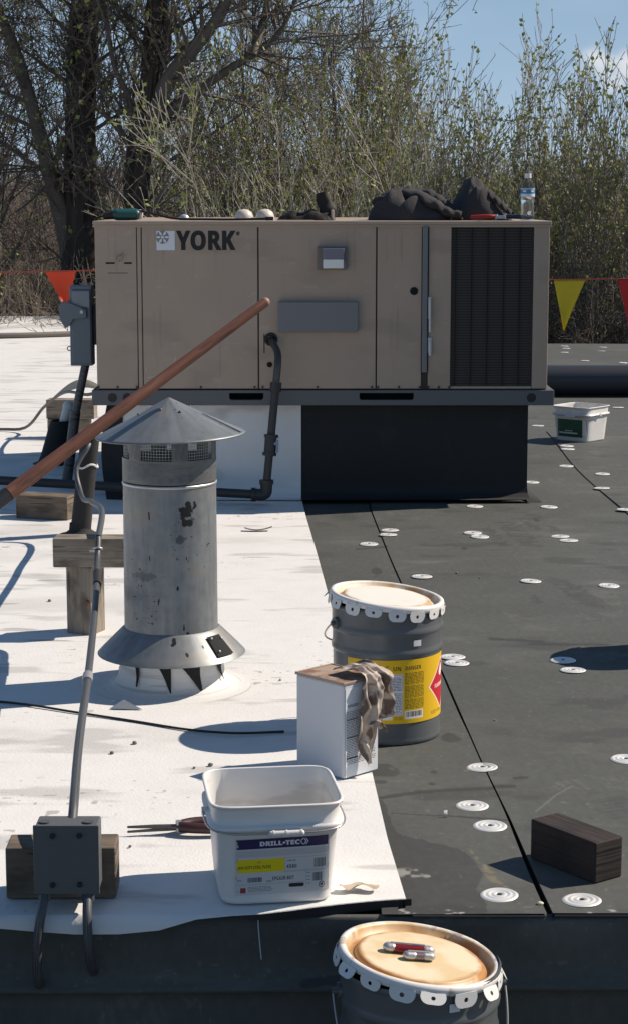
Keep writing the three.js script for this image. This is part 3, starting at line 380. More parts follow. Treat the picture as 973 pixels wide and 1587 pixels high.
knife('silver and maroon pocket knife beside the red one on the pail lid', mat([0.25, 0.20, 0.20], 0.3, 0.6), 0.062, 0.0095, -0.004, 0.022, 0.18, 0.010);
single('metal_strip', box(-0.022, 0.022, 0, 0.003, -0.004, 0.004, 0.001), steelM, 'tiny bright metal strip on the amber pail lid', 'metal scrap').position.copy(onLid(-0.006, 0.0006, -0.03).p);

// ───────────────────────── square plastic buckets ─────────────────────────
function ringPt(a, s, c) { const q = Math.max(Math.abs(Math.cos(a)), Math.abs(Math.sin(a))), k = Math.pow(Math.pow(Math.abs(Math.cos(a)), c) + Math.pow(Math.abs(Math.sin(a)), c), -1 / c); return [Math.cos(a) * k * s, Math.sin(a) * k * s, q]; }
function squareLoft(prof, c, n = 72) { return grid(n, prof.length - 1, (u, v) => { const [s, y] = prof[Math.round(v * (prof.length - 1))], a = -u * Math.PI * 2, [x, z] = ringPt(a, s, c); return [x, y, z, u, y]; }); }
const plasticTex = tex(256, 256, (u, v) => mx(mul([0.71, 0.70, 0.68], 0.95 + 0.08 * fbm(u, v, 20, 20, 3, 951)), [0.40, 0.37, 0.34], 0.45 * step(0.62, 0.78, fbm(u, v, 7, 7, 4, 961))), [1, 4]);
const plasticM = new THREE.MeshPhysicalMaterial({ color: WHITE, map: plasticTex, roughness: 0.38, side: THREE.DoubleSide, clearcoat: 0.15, clearcoatRoughness: 0.4 });
function squareBucket(label, at, turn, k) {
  const t = thing('square_plastic_bucket', label, 'bucket', at, turn), S = (a) => a.map(([s, y]) => [s * k * 1.08, y * k * 0.83]);
  part('body', squareLoft(S([[0.0, 0.002], [0.098, 0.002], [0.104, 0.004], [0.106, 0.012], [0.117, 0.185], [0.118, 0.192], [0.127, 0.193], [0.128, 0.199], [0.128, 0.207], [0.1195, 0.209], [0.121, 0.245], [0.123, 0.252], [0.127, 0.253], [0.1275, 0.257], [0.1245, 0.2595], [0.120, 0.257], [0.117, 0.20], [0.106, 0.02], [0.098, 0.0055], [0, 0.005]]), 7), plasticM, t);
  const P = []; for (let i = 0; i <= 30; i++) { const a = i / 30 * Math.PI, cx = -Math.cos(a); P.push(new THREE.Vector3(Math.sign(cx) * Math.pow(Math.abs(cx), 0.42) * 0.1425 * k, (0.166 - 0.006 * Math.pow(Math.sin(a), 2)) * k, Math.pow(Math.sin(a), 0.4) * 0.1455 * k)); }
  const b = part('bail_handle', tube(P, 0.0021 * k, 90, 6), wireM, t);
  part('grip', merged([new THREE.CapsuleGeometry(0.0062 * k, 0.06 * k, 4, 12).rotateZ(Math.PI / 2).translate(0.015, 0.160 * k, 0.146 * k), ...[-0.026, 0, 0.03].map((x) => cyl(0.0074, 0.0074, 0.004, 12).rotateZ(Math.PI / 2).translate((x + 0.015) * k, 0.160 * k, 0.146 * k))]), plasticM, b);
  for (const s of [-1, 1]) part('handle_lug', cyl(0.009 * k, 0.009 * k, 0.012, 14).rotateZ(Math.PI / 2).translate(s * 0.138 * k, 0.166 * k, 0), plasticM, t);
  return t;
}
const b1 = squareBucket('open white square bucket with navy and yellow printed label at the roof edge', [-0.088, 0.002, 3.858], 0.13, 1);
const plateLabel = drawn(1024, 600, (c, w, h) => {
  c.fillStyle = '#c9c8c8'; c.fillRect(0, 0, w, h); const r = rng(99);
  c.fillStyle = '#221f52'; c.fillRect(12, 8, w - 24, 104); c.fillStyle = '#d9d9e2'; c.strokeStyle = '#d9d9e2'; c.lineWidth = 4; c.font = 'bold 66px sans-serif'; const tw = c.measureText('DRILL•TEC').width; c.save(); c.translate(262, 84); c.scale(440 / tw, 0.95); c.fillText('DRILL•TEC', 0, 0); c.strokeText('DRILL•TEC', 0, 0); c.restore();
  c.lineWidth = 9; for (const [x0, s] of [[744, 1], [736, -1]]) { c.beginPath(); c.moveTo(x0, 26); c.lineTo(x0 + 26 * s, 58); c.lineTo(x0, 92); c.stroke(); } c.beginPath(); c.moveTo(766, 26); c.lineTo(792, 58); c.lineTo(766, 92); c.stroke();
  c.fillStyle = '#b9b8b8'; c.fillRect(12, 128, w - 24, 70); c.fillStyle = '#e3cf12'; c.fillRect(14, 222, 520, 140); c.strokeStyle = '#8d8d8d'; c.lineWidth = 3; c.strokeRect(536, 222, w - 560, 140);
  c.fillStyle = '#3b360c'; c.font = 'bold 46px sans-serif'; c.fillText('HVY-DUTY STEEL PLATE', 30, 322, 360); c.font = 'bold 18px sans-serif'; c.fillText('3 IN', 240, 262);
  c.fillStyle = '#26262a'; c.font = 'bold 22px sans-serif'; c.fillText('PART NO', 566, 262); c.font = 'bold 52px sans-serif'; c.fillText('4580', 556, 334);
  const bars = (x0, x1, y, hh) => { for (let x = x0; x < x1;) { const b = 3 + r() * 6; c.fillRect(x, y, b, hh); x += b + 2 + r() * 5; } };
  c.fillStyle = '#3a3a3d'; bars(858, 980, 246, 96); bars(842, 950, 398, 90); bars(136, 290, 414, 50); c.font = 'bold 24px sans-serif'; c.fillText('QTY', 20, 448); c.fillText('ITEM', 336, 470);
  c.font = 'bold 56px sans-serif'; c.fillText('EPGA3R-BOT', 400, 456, 240); c.fillStyle = '#8b8b8b'; c.fillRect(14, 486, 760, 3); c.fillRect(770, 372, 3, 200); c.fillRect(536, 372, 460, 3);
  c.fillStyle = '#a03a3e'; c.fillRect(54, 520, 60, 56); c.fillStyle = '#2c2c2f'; c.beginPath(); c.roundRect(584, 498, 166, 40, 18); c.fill(); c.beginPath(); c.arc(942, 532, 30, 0, 7); c.lineWidth = 7; c.strokeStyle = '#2c2c2f'; c.stroke(); c.fillRect(928, 520, 28, 22);
  c.fillStyle = '#77777a'; for (let y = 512; y < 570; y += 15) for (let x = 140; x < 380;) { const l = 8 + r() * 26; c.fillRect(x, y, l, 6); x += l + 5; } c.fillStyle = '#55555a'; for (let y = 392; y < 540; y += 38) c.fillRect(782, y, 36, 6);
  c.fillStyle = '#b7b0a8'; for (let k = 0; k < 34; k++) c.fillRect(r() < 0.5 ? r() * 26 : w - r() * 26, r() * h, 4 + r() * 14, 10 + r() * 34);
});
part('printed_label', (() => grid(20, 6, (u, v) => { const x = mix(-0.086, 0.104, u), y = mix(0.024, 0.146, v), s = mix(0.1145, 0.1264, (y - 0.010) / 0.1436), cc = 7, z = Math.pow(Math.max(0, Math.pow(s, cc) - Math.pow(Math.abs(x), cc)), 1 / cc) + 0.0008; return [x, y + 0.004 * (u - 0.5), z, u, v]; }))(), mat(WHITE, 0.4, 0, { map: plateLabel }), b1);
const b2 = squareBucket('white square bucket with dark green label standing right of the unit', [1.60, YD + 0.004, 11.56], 0.60 - Math.PI / 2 + 0.25, 0.98);
part('green_label', grid(8, 4, (u, v) => { const x = mix(-0.112, 0.112, u), y = mix(0.03, 0.135, v), s = 0.98 * mix(0.1145, 0.1264, (y / 0.98 - 0.010) / 0.1436), cc = 7; return [x, y, Math.pow(Math.max(0, Math.pow(s, cc) - Math.pow(Math.abs(x), cc)), 1 / cc) + 0.001, u, v]; }), mat(WHITE, 0.5, 0, { map: drawn(256, 160, (c, w, h) => { c.fillStyle = '#1d4a35'; c.fillRect(0, 0, w, h); c.fillStyle = '#c9cfc8'; c.fillRect(40, 118, 150, 14); c.fillRect(90, 100, 60, 8); c.fillStyle = '#2b6248'; for (let y = 14; y < 90; y += 16) c.fillRect(30, y, 190, 5); }) }), b2);

// ───────────────────────── solvent can and rag ─────────────────────────
const can = thing('solvent_can', 'white rectangular solvent can with rusty top and small printed text', 'can', [0.058, 0.002, 4.70], 0, undefined);
can.rotation.y = 0.78;                                              // local +x runs along the printed side, local +z along the plain side
const cw = 0.126, cd = 0.168, ch = 0.245;
part('body', box(-cw / 2, cw / 2, 0, ch - 0.004, -cd / 2, cd / 2, 0.008), mat([0.56, 0.58, 0.61], 0.4, 0, { bumpMap: grainTex, bumpScale: 0.0004 }), can);
const rim = part('top', merged([box(-cw / 2 + 0.004, cw / 2 - 0.004, ch - 0.006, ch - 0.002, -cd / 2 + 0.004, cd / 2 - 0.004, 0.001)]), mat(WHITE, 0.7, 0, { map: tex(128, 128, (u, v) => mx([0.20, 0.10, 0.06], [0.36, 0.27, 0.21], step(0.4, 0.7, fbm(u, v, 6, 6, 4, 971))), [5, 5]) }), can);
part('rim', merged([box(-cw / 2 - 0.001, cw / 2 + 0.001, ch - 0.007, ch, cd / 2 - 0.003, cd / 2 + 0.0015, 0.001), box(-cw / 2 - 0.001, cw / 2 + 0.001, ch - 0.007, ch, -cd / 2 - 0.0015, -cd / 2 + 0.003, 0.001), box(-cw / 2 - 0.0015, -cw / 2 + 0.003, ch - 0.007, ch, -cd / 2, cd / 2, 0.001), box(cw / 2 - 0.003, cw / 2 + 0.0015, ch - 0.007, ch, -cd / 2, cd / 2, 0.001)]), mat([0.33, 0.25, 0.20], 0.55, 0.3), rim);
part('printed_side', new THREE.PlaneGeometry(cw - 0.012, ch - 0.02), mat(WHITE, 0.4, 0, { map: drawn(320, 600, (c, w, h) => {
  c.fillStyle = '#d4d7dc'; c.fillRect(0, 0, w, h); const r = rng(123); c.fillStyle = '#a3202c'; c.beginPath(); c.ellipse(258, 40, 52, 26, 0, 0, 7); c.fill(); c.fillStyle = '#e8e8ea'; c.beginPath(); c.ellipse(258, 40, 30, 10, 0, 0, 7); c.fill();
  c.fillStyle = '#33363c'; c.font = 'bold 26px sans-serif'; c.fillText('DANGER!', 12, 130); c.fillStyle = '#5b5f67'; for (let y = 158; y < 520; y += 11) { let x = 10; const e = 300 - (r() < 0.15 ? 120 : r() * 20); while (x < e) { const l = 6 + r() * 26; c.fillRect(x, y, Math.min(l, e - x), 5); x += l + 5; } } c.fillStyle = '#3d4046'; for (const y of [210, 330, 470]) c.fillRect(10, y, 110, 8);
}) }), can, [0, ch / 2 - 0.006, cd / 2 + 0.0008]);
single('rag', grid(44, 70, (u, v) => {                              // stuffed in the mouth, over the rim, down the printed side
  const wd = mix(0.080, 0.104, step(0.2, 0.5, v)) * (1 - 0.45 * step(0.68, 1, v)), fold = Math.sin(u * 13 + v * 4.5 + 1.8 * Math.sin(v * 8)) * 0.6 + Math.sin(u * 25 - v * 17) * 0.3 + (vnoise(u * 5, v * 9, 99, 99, 981) - 0.5) * 1.8 + (vnoise(u * 12, v * 22, 99, 99, 983) - 0.5) * 0.9;
  let s = v * 0.318 - 0.085, end = step(0.3, 0.55, u) * 0.075 * step(0.6, 1, v) + 0.02 * (vnoise(u * 5, 3, 99, 99, 991) - 0.5) * step(0.6, 1, v); s -= end;
  const R = 0.018, x = 0.024 + (u - 0.5) * wd + 0.020 * step(0.1, 0.6, v) * 0.3 + 0.010 * Math.sin(v * 6);
  let y, z; if (s < 0) { z = cd / 2 + s; y = ch + R * 0.9 - 0.004 + 0.010 * Math.sin(clamp(-s / 0.085) * 3); } else if (s < R * 1.57) { const a = s / R; z = cd / 2 + R * Math.sin(a) * 0.9 + 0.002; y = ch - 0.004 + R * Math.cos(a) * 0.9; } else { z = cd / 2 + R * 0.9 + 0.002; y = ch - 0.004 - (s - R * 1.57); }
  const amp = 0.0105 * (0.5 + 0.5 * step(0.05, 0.25, v)); if (s < 0) y += fold * amp * 0.9; else { z += (fold + 0.45) * amp; }
  return [x, y, Math.max(z, s > 0 ? cd / 2 + 0.004 : -1), u * 0.1, v * 0.28];
}), mat(WHITE, 0.95, 0, { map: tex(256, 256, (u, v) => mx(mul([0.50, 0.42, 0.35], 0.85 + 0.3 * fbm(u, v, 60, 60, 2, 1001)), [0.10, 0.068, 0.052], 0.9 * step(0.44, 0.60, fbm(u, v, 5, 7, 4, 1011))), [10, 4]) }), 'crumpled brown stained rag hanging over the white can', 'rag');
const rag = scene.getObjectByName('rag'); rag.position.copy(can.position); rag.rotation.y = can.rotation.y;

// ───────────────────────── wooden blocks, junction box, conduits ─────────────────────────
const slab = single('timber_block', box(-0.101, 0.101, 0, 0.090, -0.040, 0.040, 0.004), darkWoodM, 'dark stained short timber block lying on the black roof', 'wood block', [0.5635, YD + 0.004, 4.005]); slab.rotation.y = -0.945;
const jBlock = single('timber_block', box(-0.112, 0.112, 0, 0.108, -0.045, 0.045, 0.004), brownWoodM, 'weathered timber block behind the grey junction box at the roof edge', 'wood block', [-0.516, 0.002, 3.822]); jBlock.rotation.y = 0.02;
const jb = thing('junction_box', 'square grey electrical junction box with four screws on a timber block', 'junction box', [-0.493, 0.042, 3.705]);
part('enclosure', box(-0.063, 0.063, 0, 0.138, -0.068, 0, 0.004), boxM, jb);
part('cover', box(-0.0655, 0.0655, -0.002, 0.141, 0.0005, 0.006, 0.002), boxM, jb);
for (const [x, y] of [[-0.026, 0.120], [0.027, 0.121], [-0.028, 0.018], [0.026, 0.019]]) part('screw', cyl(0.0055, 0.0055, 0.006, 10).rotateX(Math.PI / 2), blackM, jb, [x, y, 0.008]);
for (const x of [-0.045, 0.042]) part('knockout', cyl(0.011, 0.011, 0.003, 16), mat([0.08, 0.08, 0.085], 0.5), jb, [x, 0.140, -0.022]);
const lead = (x0, x1, yb, label) => { const t = thing('conduit', label, 'conduit', [x0, 0.044, 3.745]); part('connector', cyl(0.0125, 0.0125, 0.020, 12), conduitM, t, [0, -0.010, 0.034]); part('pipe', tube([new THREE.Vector3(0, 0.0, 0.028), new THREE.Vector3(0, -0.022, 0.052), new THREE.Vector3((x1 - x0) * 0.3, -0.050, 0.070), new THREE.Vector3((x1 - x0) * 0.7, -0.10, 0.074), new THREE.Vector3(x1 - x0, yb, 0.046), new THREE.Vector3(x1 - x0, yb - 0.03, 0.008)], 0.0095, 24, 10), conduitM, t); };
lead(-0.540, -0.555, -0.185, 'short grey conduit dropping from the box, dark against the step wall'); lead(-0.452, -0.447, -0.155, 'short grey conduit dropping from the box across the white drape');
const run = thing('long_conduit', 'long paint flecked grey conduit from the junction box to the timber support', 'conduit', [-0.487, 0.186, 3.77]);
const rp = (x, y, d) => new THREE.Vector3(x + 0.487, y - 0.186, 3.77 - d);
part('pipe', tube([rp(-0.487, 0.168, 3.752), rp(-0.489, 0.192, 3.80), rp(-0.515, 0.225, 4.1), rp(-0.566, 0.245, 4.75), rp(-0.628, 0.258, 5.45), rp(-0.672, 0.268, 5.9), rp(-0.689, 0.285, 6.07), rp(-0.692, 0.34, 6.13)], 0.0098, 80, 10), conduitM, run);
part('coupling', rod(rp(-0.557, 0.2425, 4.63), rp(-0.5615, 0.244, 4.69), 0.013), mat([0.33, 0.33, 0.34], 0.45, 0.4), run);
part('dark_sleeve', rod(rp(-0.6545, 0.2638, 5.74), rp(-0.6735, 0.269, 5.91), 0.0125), blackM, run);
part('strap', merged([new THREE.TorusGeometry(0.013, 0.003, 6, 14).rotateX(1.2).translate(...rp(-0.690, 0.31, 6.10)), box(-0.232, -0.205, 0.110, 0.118, -2.36, -2.34, 0.001)]), steelM, run);
part('bend', tube([rp(-0.692, 0.34, 6.13), rp(-0.72, 0.36, 6.5), rp(-0.86, 0.26, 7.4), rp(-0.975, 0.21, 8.0), rp(-0.998, 0.30, 8.07), rp(-0.95, 0.385, 8.09), rp(-0.945, 0.40, 8.12)], 0.0105, 80, 8), conduitM, run);
const sup = thing('timber_support', 'weathered timber post with a cross block holding the conduit', 'wood support', [-0.752, 0.001, 6.26], -0.42);
part('post', box(-0.046, 0.046, 0, 0.226, -0.046, 0.046, 0.003), uprightWoodM, sup);
const cb = part('cross_block', box(-0.125, 0.125, 0, 0.096, -0.045, 0.045, 0.004), greyWoodM, sup, [0.03, 0.2265, 0.0]); cb.rotation.y = 0.40;
part('bolt', cyl(0.008, 0.008, 0.014, 8).rotateX(Math.PI / 2), mat([0.16, 0.06, 0.04], 0.8), sup, [0.035, 0.11, 0.05]);
const blkA = single('timber_block', box(-0.125, 0.125, 0, 0.105, -0.06, 0.06, 0.005), brownWoodM, 'short brown timber block under the black gas pipe', 'wood block', [-1.20, 0.002, 8.60]); blkA.rotation.y = -0.28;
const bpost = thing('pipe_stub', 'black wrapped pipe stub with a pale tape band, behind the timber support', 'pipe', [-0.998, 0, 8.16]);
part('pipe', rod(new THREE.Vector3(0, 0, 0), new THREE.Vector3(0.052, 0.425, 0.02), 0.044, 0.040, 20), newRubberM, bpost);
part('tape_band', tube(Array.from({ length: 17 }, (_, k) => { const a = k / 16 * Math.PI * 2; return new THREE.Vector3(0.037 + 0.043 * Math.sin(a), 0.300 + 0.008 * Math.sin(a * 3), 0.014 + 0.043 * Math.cos(a)); }), 0.005, 48, 6), whiteFoldM, bpost);
part('flange', lathe([[0.045, 0.05], [0.048, 0.02], [0.07, 0.004], [0.09, 0.001]], 24), newRubberM, bpost);
const boot = thing('pipe_boot', 'tilted black rubber pipe boot beside the timber blocks left of the unit', 'pipe boot', [-1.41, 0.001, 10.42]);
part('sleeve', lathe([[0.115, 0.0], [0.088, 0.012], [0.080, 0.05], [0.066, 0.23], [0.060, 0.235], [0.058, 0.20]], 32).applyMatrix4(new THREE.Matrix4().makeShear(0, 0, 0.22, 0, 0, 0)), newRubberM, boot);
part('pipe', rod(new THREE.Vector3(0.048, 0.18, 0), new THREE.Vector3(0.085, 0.31, 0), 0.028), mat([0.66, 0.65, 0.60], 0.5), boot);
part('cap', new THREE.SphereGeometry(0.032, 14, 10).translate(0.085, 0.31, 0), mat([0.66, 0.65, 0.60], 0.5), boot);
const w1 = single('timber_block', box(-0.13, 0.13, 0, 0.115, -0.06, 0.06, 0.004), greyWoodM, 'lower weathered timber block stacked beside the pipe boot', 'wood block', [-1.47, 0.001, 11.6]); w1.rotation.y = 0.08;
const w2 = single('timber_block', box(-0.145, 0.145, 0, 0.115, -0.06, 0.06, 0.004), greyWoodM, 'upper weathered timber block stacked beside the pipe boot', 'wood block', [-1.455, 0.117, 11.6]); w2.rotation.y = -0.06;
single('cable_sling', grid(12, 3, (u, v) => [mix(-0.15, 0.16, u), 0.03 + 0.05 * Math.sin(u * 3.1) + 0.05 * v * (0.4 + 0.6 * Math.sin(u * 3.14)) + 0.04 * u, 0.01 * Math.sin(u * 5 + v * 3), u, v]), mat([0.52, 0.47, 0.38], 0.8), 'pale canvas scrap lying over the stacked timber blocks', 'canvas scrap', [-1.40, 0.205, 11.53]);
single('cable', tube([V(-4.5, 0.012, 11.7), V(-3, 0.012, 11.7), V(-2.2, 0.012, 11.82), V(-1.94, 0.013, 11.9), V(-1.78, 0.03, 11.8), V(-1.6, 0.20, 11.45), V(-1.42, 0.33, 11.0), V(-1.2, 0.38, 10.4), V(-1.045, 0.48, 10.05)], 0.009, 90, 8), mat([0.12, 0.11, 0.10], 0.6), 'thin dark cable sagging from the unit end onto the white roof', 'cable');
single('pipe', tube([V(-9, 0.03, 19.6), V(-5, 0.03, 19.85), V(-3.2, 0.03, 20.05), V(-2.4, 0.03, 20.4), V(-1.2, 0.03, 20.8)], 0.028, 60, 8), mat([0.16, 0.14, 0.12], 0.6), 'thin brown pipe lying across the far white roof', 'pipe');
single('wire', tube([V(-1.6, 0.004, 5.45), V(-0.95, 0.004, 5.36), V(-0.8, 0.006, 5.30), V(-0.68, 0.005, 5.235), V(-0.5, 0.004, 5.14), V(-0.32, 0.006, 5.035), V(-0.2, 0.008, 5.0), V(-0.08, 0.004, 5.03)], 0.0035, 90, 6), blackM, 'thin black wire trailing across the white roof before the vent', 'wire');
single('rubber_roll', merged([cyl(0.112, 0.112, 4.2, 40, true).rotateZ(Math.PI / 2), new THREE.RingGeometry(0.04, 0.112, 40).rotateY(-Math.PI / 2).translate(-2.1, 0, 0), new THREE.RingGeometry(0.04, 0.112, 40).rotateY(Math.PI / 2).translate(2.1, 0, 0), cyl(0.04, 0.04, 4.2, 20, true).rotateZ(Math.PI / 2)]), mat([0.030, 0.033, 0.042], 0.42), 'long roll of black roofing rubber lying behind the unit', 'rubber roll', [3.2, YD + 0.004 + 0.112, 14.25]);

// ───────────────────────── small things on the roof ─────────────────────────
const plateG = lathe([[0.0025, -0.001], [0.006, 0.0], [0.009, 0.0028], [0.013, 0.0030], [0.0155, 0.0012], [0.019, 0.0010], [0.0215, 0.0030], [0.0245, 0.0030], [0.027, 0.0013], [0.030, 0.0013], [0.033, 0.0028], [0.036, 0.0024], [0.039, 0.0006], [0.040, 0.0]], 28);
const plateM = mat([0.78, 0.78, 0.76], 0.42, 0.35);
const plates = [[0.427, 4.758], [0.376, 4.442], [0.405, 4.291], [0.384, 3.842], [0.55, 3.804], [0.443, 5.872], [0.436, 5.953], [0.792, 5.779], [0.778, 5.907], [1.1, 7.097], [0.818, 7.185], [0.411, 7.275], [0.229, 8.0], [0.33, 8.327], [0.318, 8.214], [0.685, 8.260], [0.708, 8.165], [1.076, 8.069], [1.052, 8.169], [0.754, 8.996], [1.101, 8.977], [1.109, 9.784], [1.509, 10.044], [1.431, 9.536], [1.365, 10.396], [1.473, 11.218], [1.460, 11.069], [1.428, 12.297], [2.11, 13.398], [0.803, 4.822], [1.44, 8.861], [2.473, 19.15], [2.45, 18.85], [2.37, 18.35], [2.83, 19.0], [2.74, 18.5], [2.43, 17.378], [2.309, 16.825], [2.74, 17.166], [2.95, 17.9]];
const R1 = rng(7), screwTop = cyl(0.0052, 0.0058, 0.003, 8);
plates.forEach(([x, d], i) => {
  const onLap = x > 1.42 && d > 8.2 && d < 12, y = YD + (x < along(seamX, d) ? 0.0018 : onLap ? 0.011 : 0.0048);
  const o = part(numbered('fastening_plate'), plateG, plateM, scene, [x, y, -d]); o.rotation.set(0.07 * (R1() - 0.5), R1() * 6, 0.07 * (R1() - 0.5)); o.scale.setScalar(0.98 + 0.04 * R1());
  tag(o, 'round ribbed galvanised fastening plate on the black roof', 'fastening plate', 'fastening plates on the black roof');
  part('screw', screwTop, ironM, o, [0, 0.0012, 0]);
});
const snips = thing('tin_snips', 'tin snips with long blades and maroon grips beside the square bucket', 'snips', [-0.30, 0.003, 4.19], 0.10);
for (const s of [-1, 1]) {
  part('blade', (() => { const sh = new THREE.Shape(); sh.moveTo(0.0, -0.004); sh.lineTo(-0.118, s > 0 ? 0.010 : -0.012); sh.lineTo(-0.06, s > 0 ? 0.014 : -0.001); sh.lineTo(0.0, 0.012); sh.closePath(); return flatUV(new THREE.ExtrudeGeometry(sh, { depth: 0.004, bevelSize: 0.0008, bevelThickness: 0.0008, bevelSegments: 1 }).rotateX(-Math.PI / 2).rotateX(s * 0.05).translate(0, 0.010 + s * 0.004, s * 0.006)); })(), mat([0.09, 0.085, 0.08], 0.4, 0.5), snips);
  part('grip', tube([new THREE.Vector3(0.0, 0.016, -s * 0.006), new THREE.Vector3(0.03, 0.017, -s * 0.020), new THREE.Vector3(0.09, 0.016, -s * 0.026), new THREE.Vector3(0.15, 0.014, -s * 0.014)], 0.0125, 24, 10), mat([0.050, 0.018, 0.018], 0.5), snips);
}
part('pivot_bolt', cyl(0.007, 0.007, 0.026, 10), steelM, snips, [-0.004, 0.016, 0]);
single('paper_scrap', grid(14, 8, (u, v) => [mix(-0.04, 0.042, u), 0.004 + 0.007 * Math.abs(Math.sin(u * 5 + v * 2)) * (0.4 + v) + 0.004 * vnoise(u * 5, v * 5, 99, 99, 1021), (v - 0.5) * 0.036 * (1 - 0.75 * Math.abs(u - 0.45)) + 0.006 * Math.sin(u * 9), u, v]), mat([0.42, 0.34, 0.26], 0.9), 'crumpled brown paper scrap beside the square bucket at the white sheet corner', 'paper scrap', [0.092, 0.003, 3.825]);
single('rubber_offcut', grid(16, 3, (u, v) => [mix(-0.06, 0.06, u), 0.003 + 0.010 * Math.pow(Math.abs(u - 0.45) * 2, 2), (v - 0.5) * 0.035 + 0.008 * Math.sin(u * 4), u, v]), mat([0.10, 0.09, 0.08], 0.7), 'small curled dark offcut lying on the sunlit white roof', 'offcut', [-0.24, 0.002, 8.25]);
single('thread', tube([V(-0.112, -0.002, 3.752), V(-0.112, -0.03, 3.721), V(-0.108, -0.08, 3.717), V(-0.106, -0.105, 3.72)], 0.0012, 20, 5), mat([0.6, 0.6, 0.62], 0.6), 'thin white thread hanging down the dark step wall', 'thread');
single('sealant_dab', new THREE.SphereGeometry(0.006, 8, 6).scale(1.2, 0.7, 1), mat([0.62, 0.58, 0.42], 0.7), 'small cream dab of sealant beside the open membrane seam', 'sealant dab', [0.463, YD + 0.003, 3.79]);
single('paper_fleck', grid(3, 5, (u, v) => [0.008 * (u - 0.5), 0.016 * v, 0.004 * Math.sin(v * 3 + u), u, v]), mat([0.62, 0.62, 0.60], 0.8), 'tiny pale upright fleck between two fastening plates', 'paper fleck', [0.307, YD + 0.001, 4.36]);
const pebbleG = (() => { const g = new THREE.IcosahedronGeometry(1, 1), p = g.attributes.position; for (let i = 0; i < p.count; i++) { const k = 0.75 + 0.4 * hash2(Math.round(p.getX(i) * 50), Math.round(p.getY(i) * 50), 5 + Math.round(p.getZ(i) * 50)); p.setXYZ(i, p.getX(i) * k, p.getY(i) * k * 0.7, p.getZ(i) * k); } return g; })();
[[-0.47, 4.92, 0.007], [-0.52, 4.83, 0.006], [-0.26, 4.72, 0.007], [-0.30, 4.70, 0.004], [-0.62, 4.95, 0.004], [-0.405, 4.10, 0.004], [-0.10, 5.6, 0.004], [-0.9, 7.0, 0.008], [-0.94, 6.75, 0.007], [0.55, 7.35, 0.006], [0.63, 7.25, 0.005], [0.5, 5.2, 0.005]].forEach(([x, d, r]) => { const o = single('pebble', pebbleG, mat([0.16, 0.15, 0.14], 0.9), 'tiny dark grit pebble lying loose on the roof', 'pebble', [x, (x < along(edgeX, d) ? 0.001 : YD + 0.001) + r * 0.5, d], 'loose grit pebbles on the roof'); o.scale.setScalar(r); o.rotation.y = x * 40; });

// ───────────────────────── things left on top of the unit ─────────────────────────
const YT = 1.3165;
const drill = thing('cordless_drill', 'teal and black power drill lying on the unit top', 'drill', [-0.92, YT, 9.35], 0.15);
part('motor_body', new THREE.CapsuleGeometry(0.031, 0.085, 6, 18).rotateZ(Math.PI / 2).scale(1, 0.88, 1).translate(0.025, 0.028, 0), mat([0.010, 0.075, 0.075], 0.4), drill);
part('chuck', merged([rod(new THREE.Vector3(-0.04, 0.026, 0), new THREE.Vector3(-0.085, 0.020, 0), 0.022, 0.015), rod(new THREE.Vector3(-0.08, 0.02, 0), new THREE.Vector3(-0.115, 0.014, 0), 0.005, 0.004, 8)]), blackM, drill);
part('grip', box(0.02, 0.06, 0.004, 0.040, -0.13, -0.01, 0.012), blackM, drill);
part('end_cap', new THREE.SphereGeometry(0.024, 16, 12).scale(0.6, 1, 1).translate(0.092, 0.028, 0), mat([0.5, 0.5, 0.5], 0.4), drill);
single('power_cord', tube([V(-0.83, YT + 0.045, 9.35), V(-0.76, YT + 0.030, 9.33), V(-0.66, YT + 0.010, 9.28), V(-0.5, YT + 0.006, 9.24), V(-0.36, YT + 0.006, 9.20), V(-0.27, YT + 0.008, 9.18), V(-0.215, YT + 0.010, 9.17)], 0.0055, 60, 8), blackM, 'black cord with a plug lying along the unit top', 'cord');
const plug = part('plug', box(-0.02, 0.02, 0, 0.018, -0.010, 0.010, 0.004), blackM, scene.getObjectByName('power_cord'), [-0.208, YT + 0.001, -9.17]);
const domeM = mat([0.62, 0.56, 0.48], 0.45);
const dome = (x, d, r, label, m) => single('domed_cup', lathe([[r, 0], [r * 1.02, r * 0.08], [r * 0.98, r * 0.45], [r * 0.82, r * 0.85], [r * 0.45, r * 1.12], [0, r * 1.2], [0, r * 1.14], [r * 0.42, r * 1.06], [r * 0.77, r * 0.8], [r * 0.93, r * 0.42], [r * 0.95, 0.001]], 28), m, label, 'cup', [x, YT + 0.0005, d], 'pale domed cups on the unit top');
dome(-0.335, 9.42, 0.044, 'larger pale beige domed cup beside its twin on the unit top', domeM); dome(-0.234, 9.40, 0.045, 'larger pale beige domed cup beside its twin on the unit top', domeM); dome(-0.618, 9.36, 0.024, 'small shiny pale dome beside the black cord on the unit top', mat([0.6, 0.6, 0.6], 0.25, 0.4));
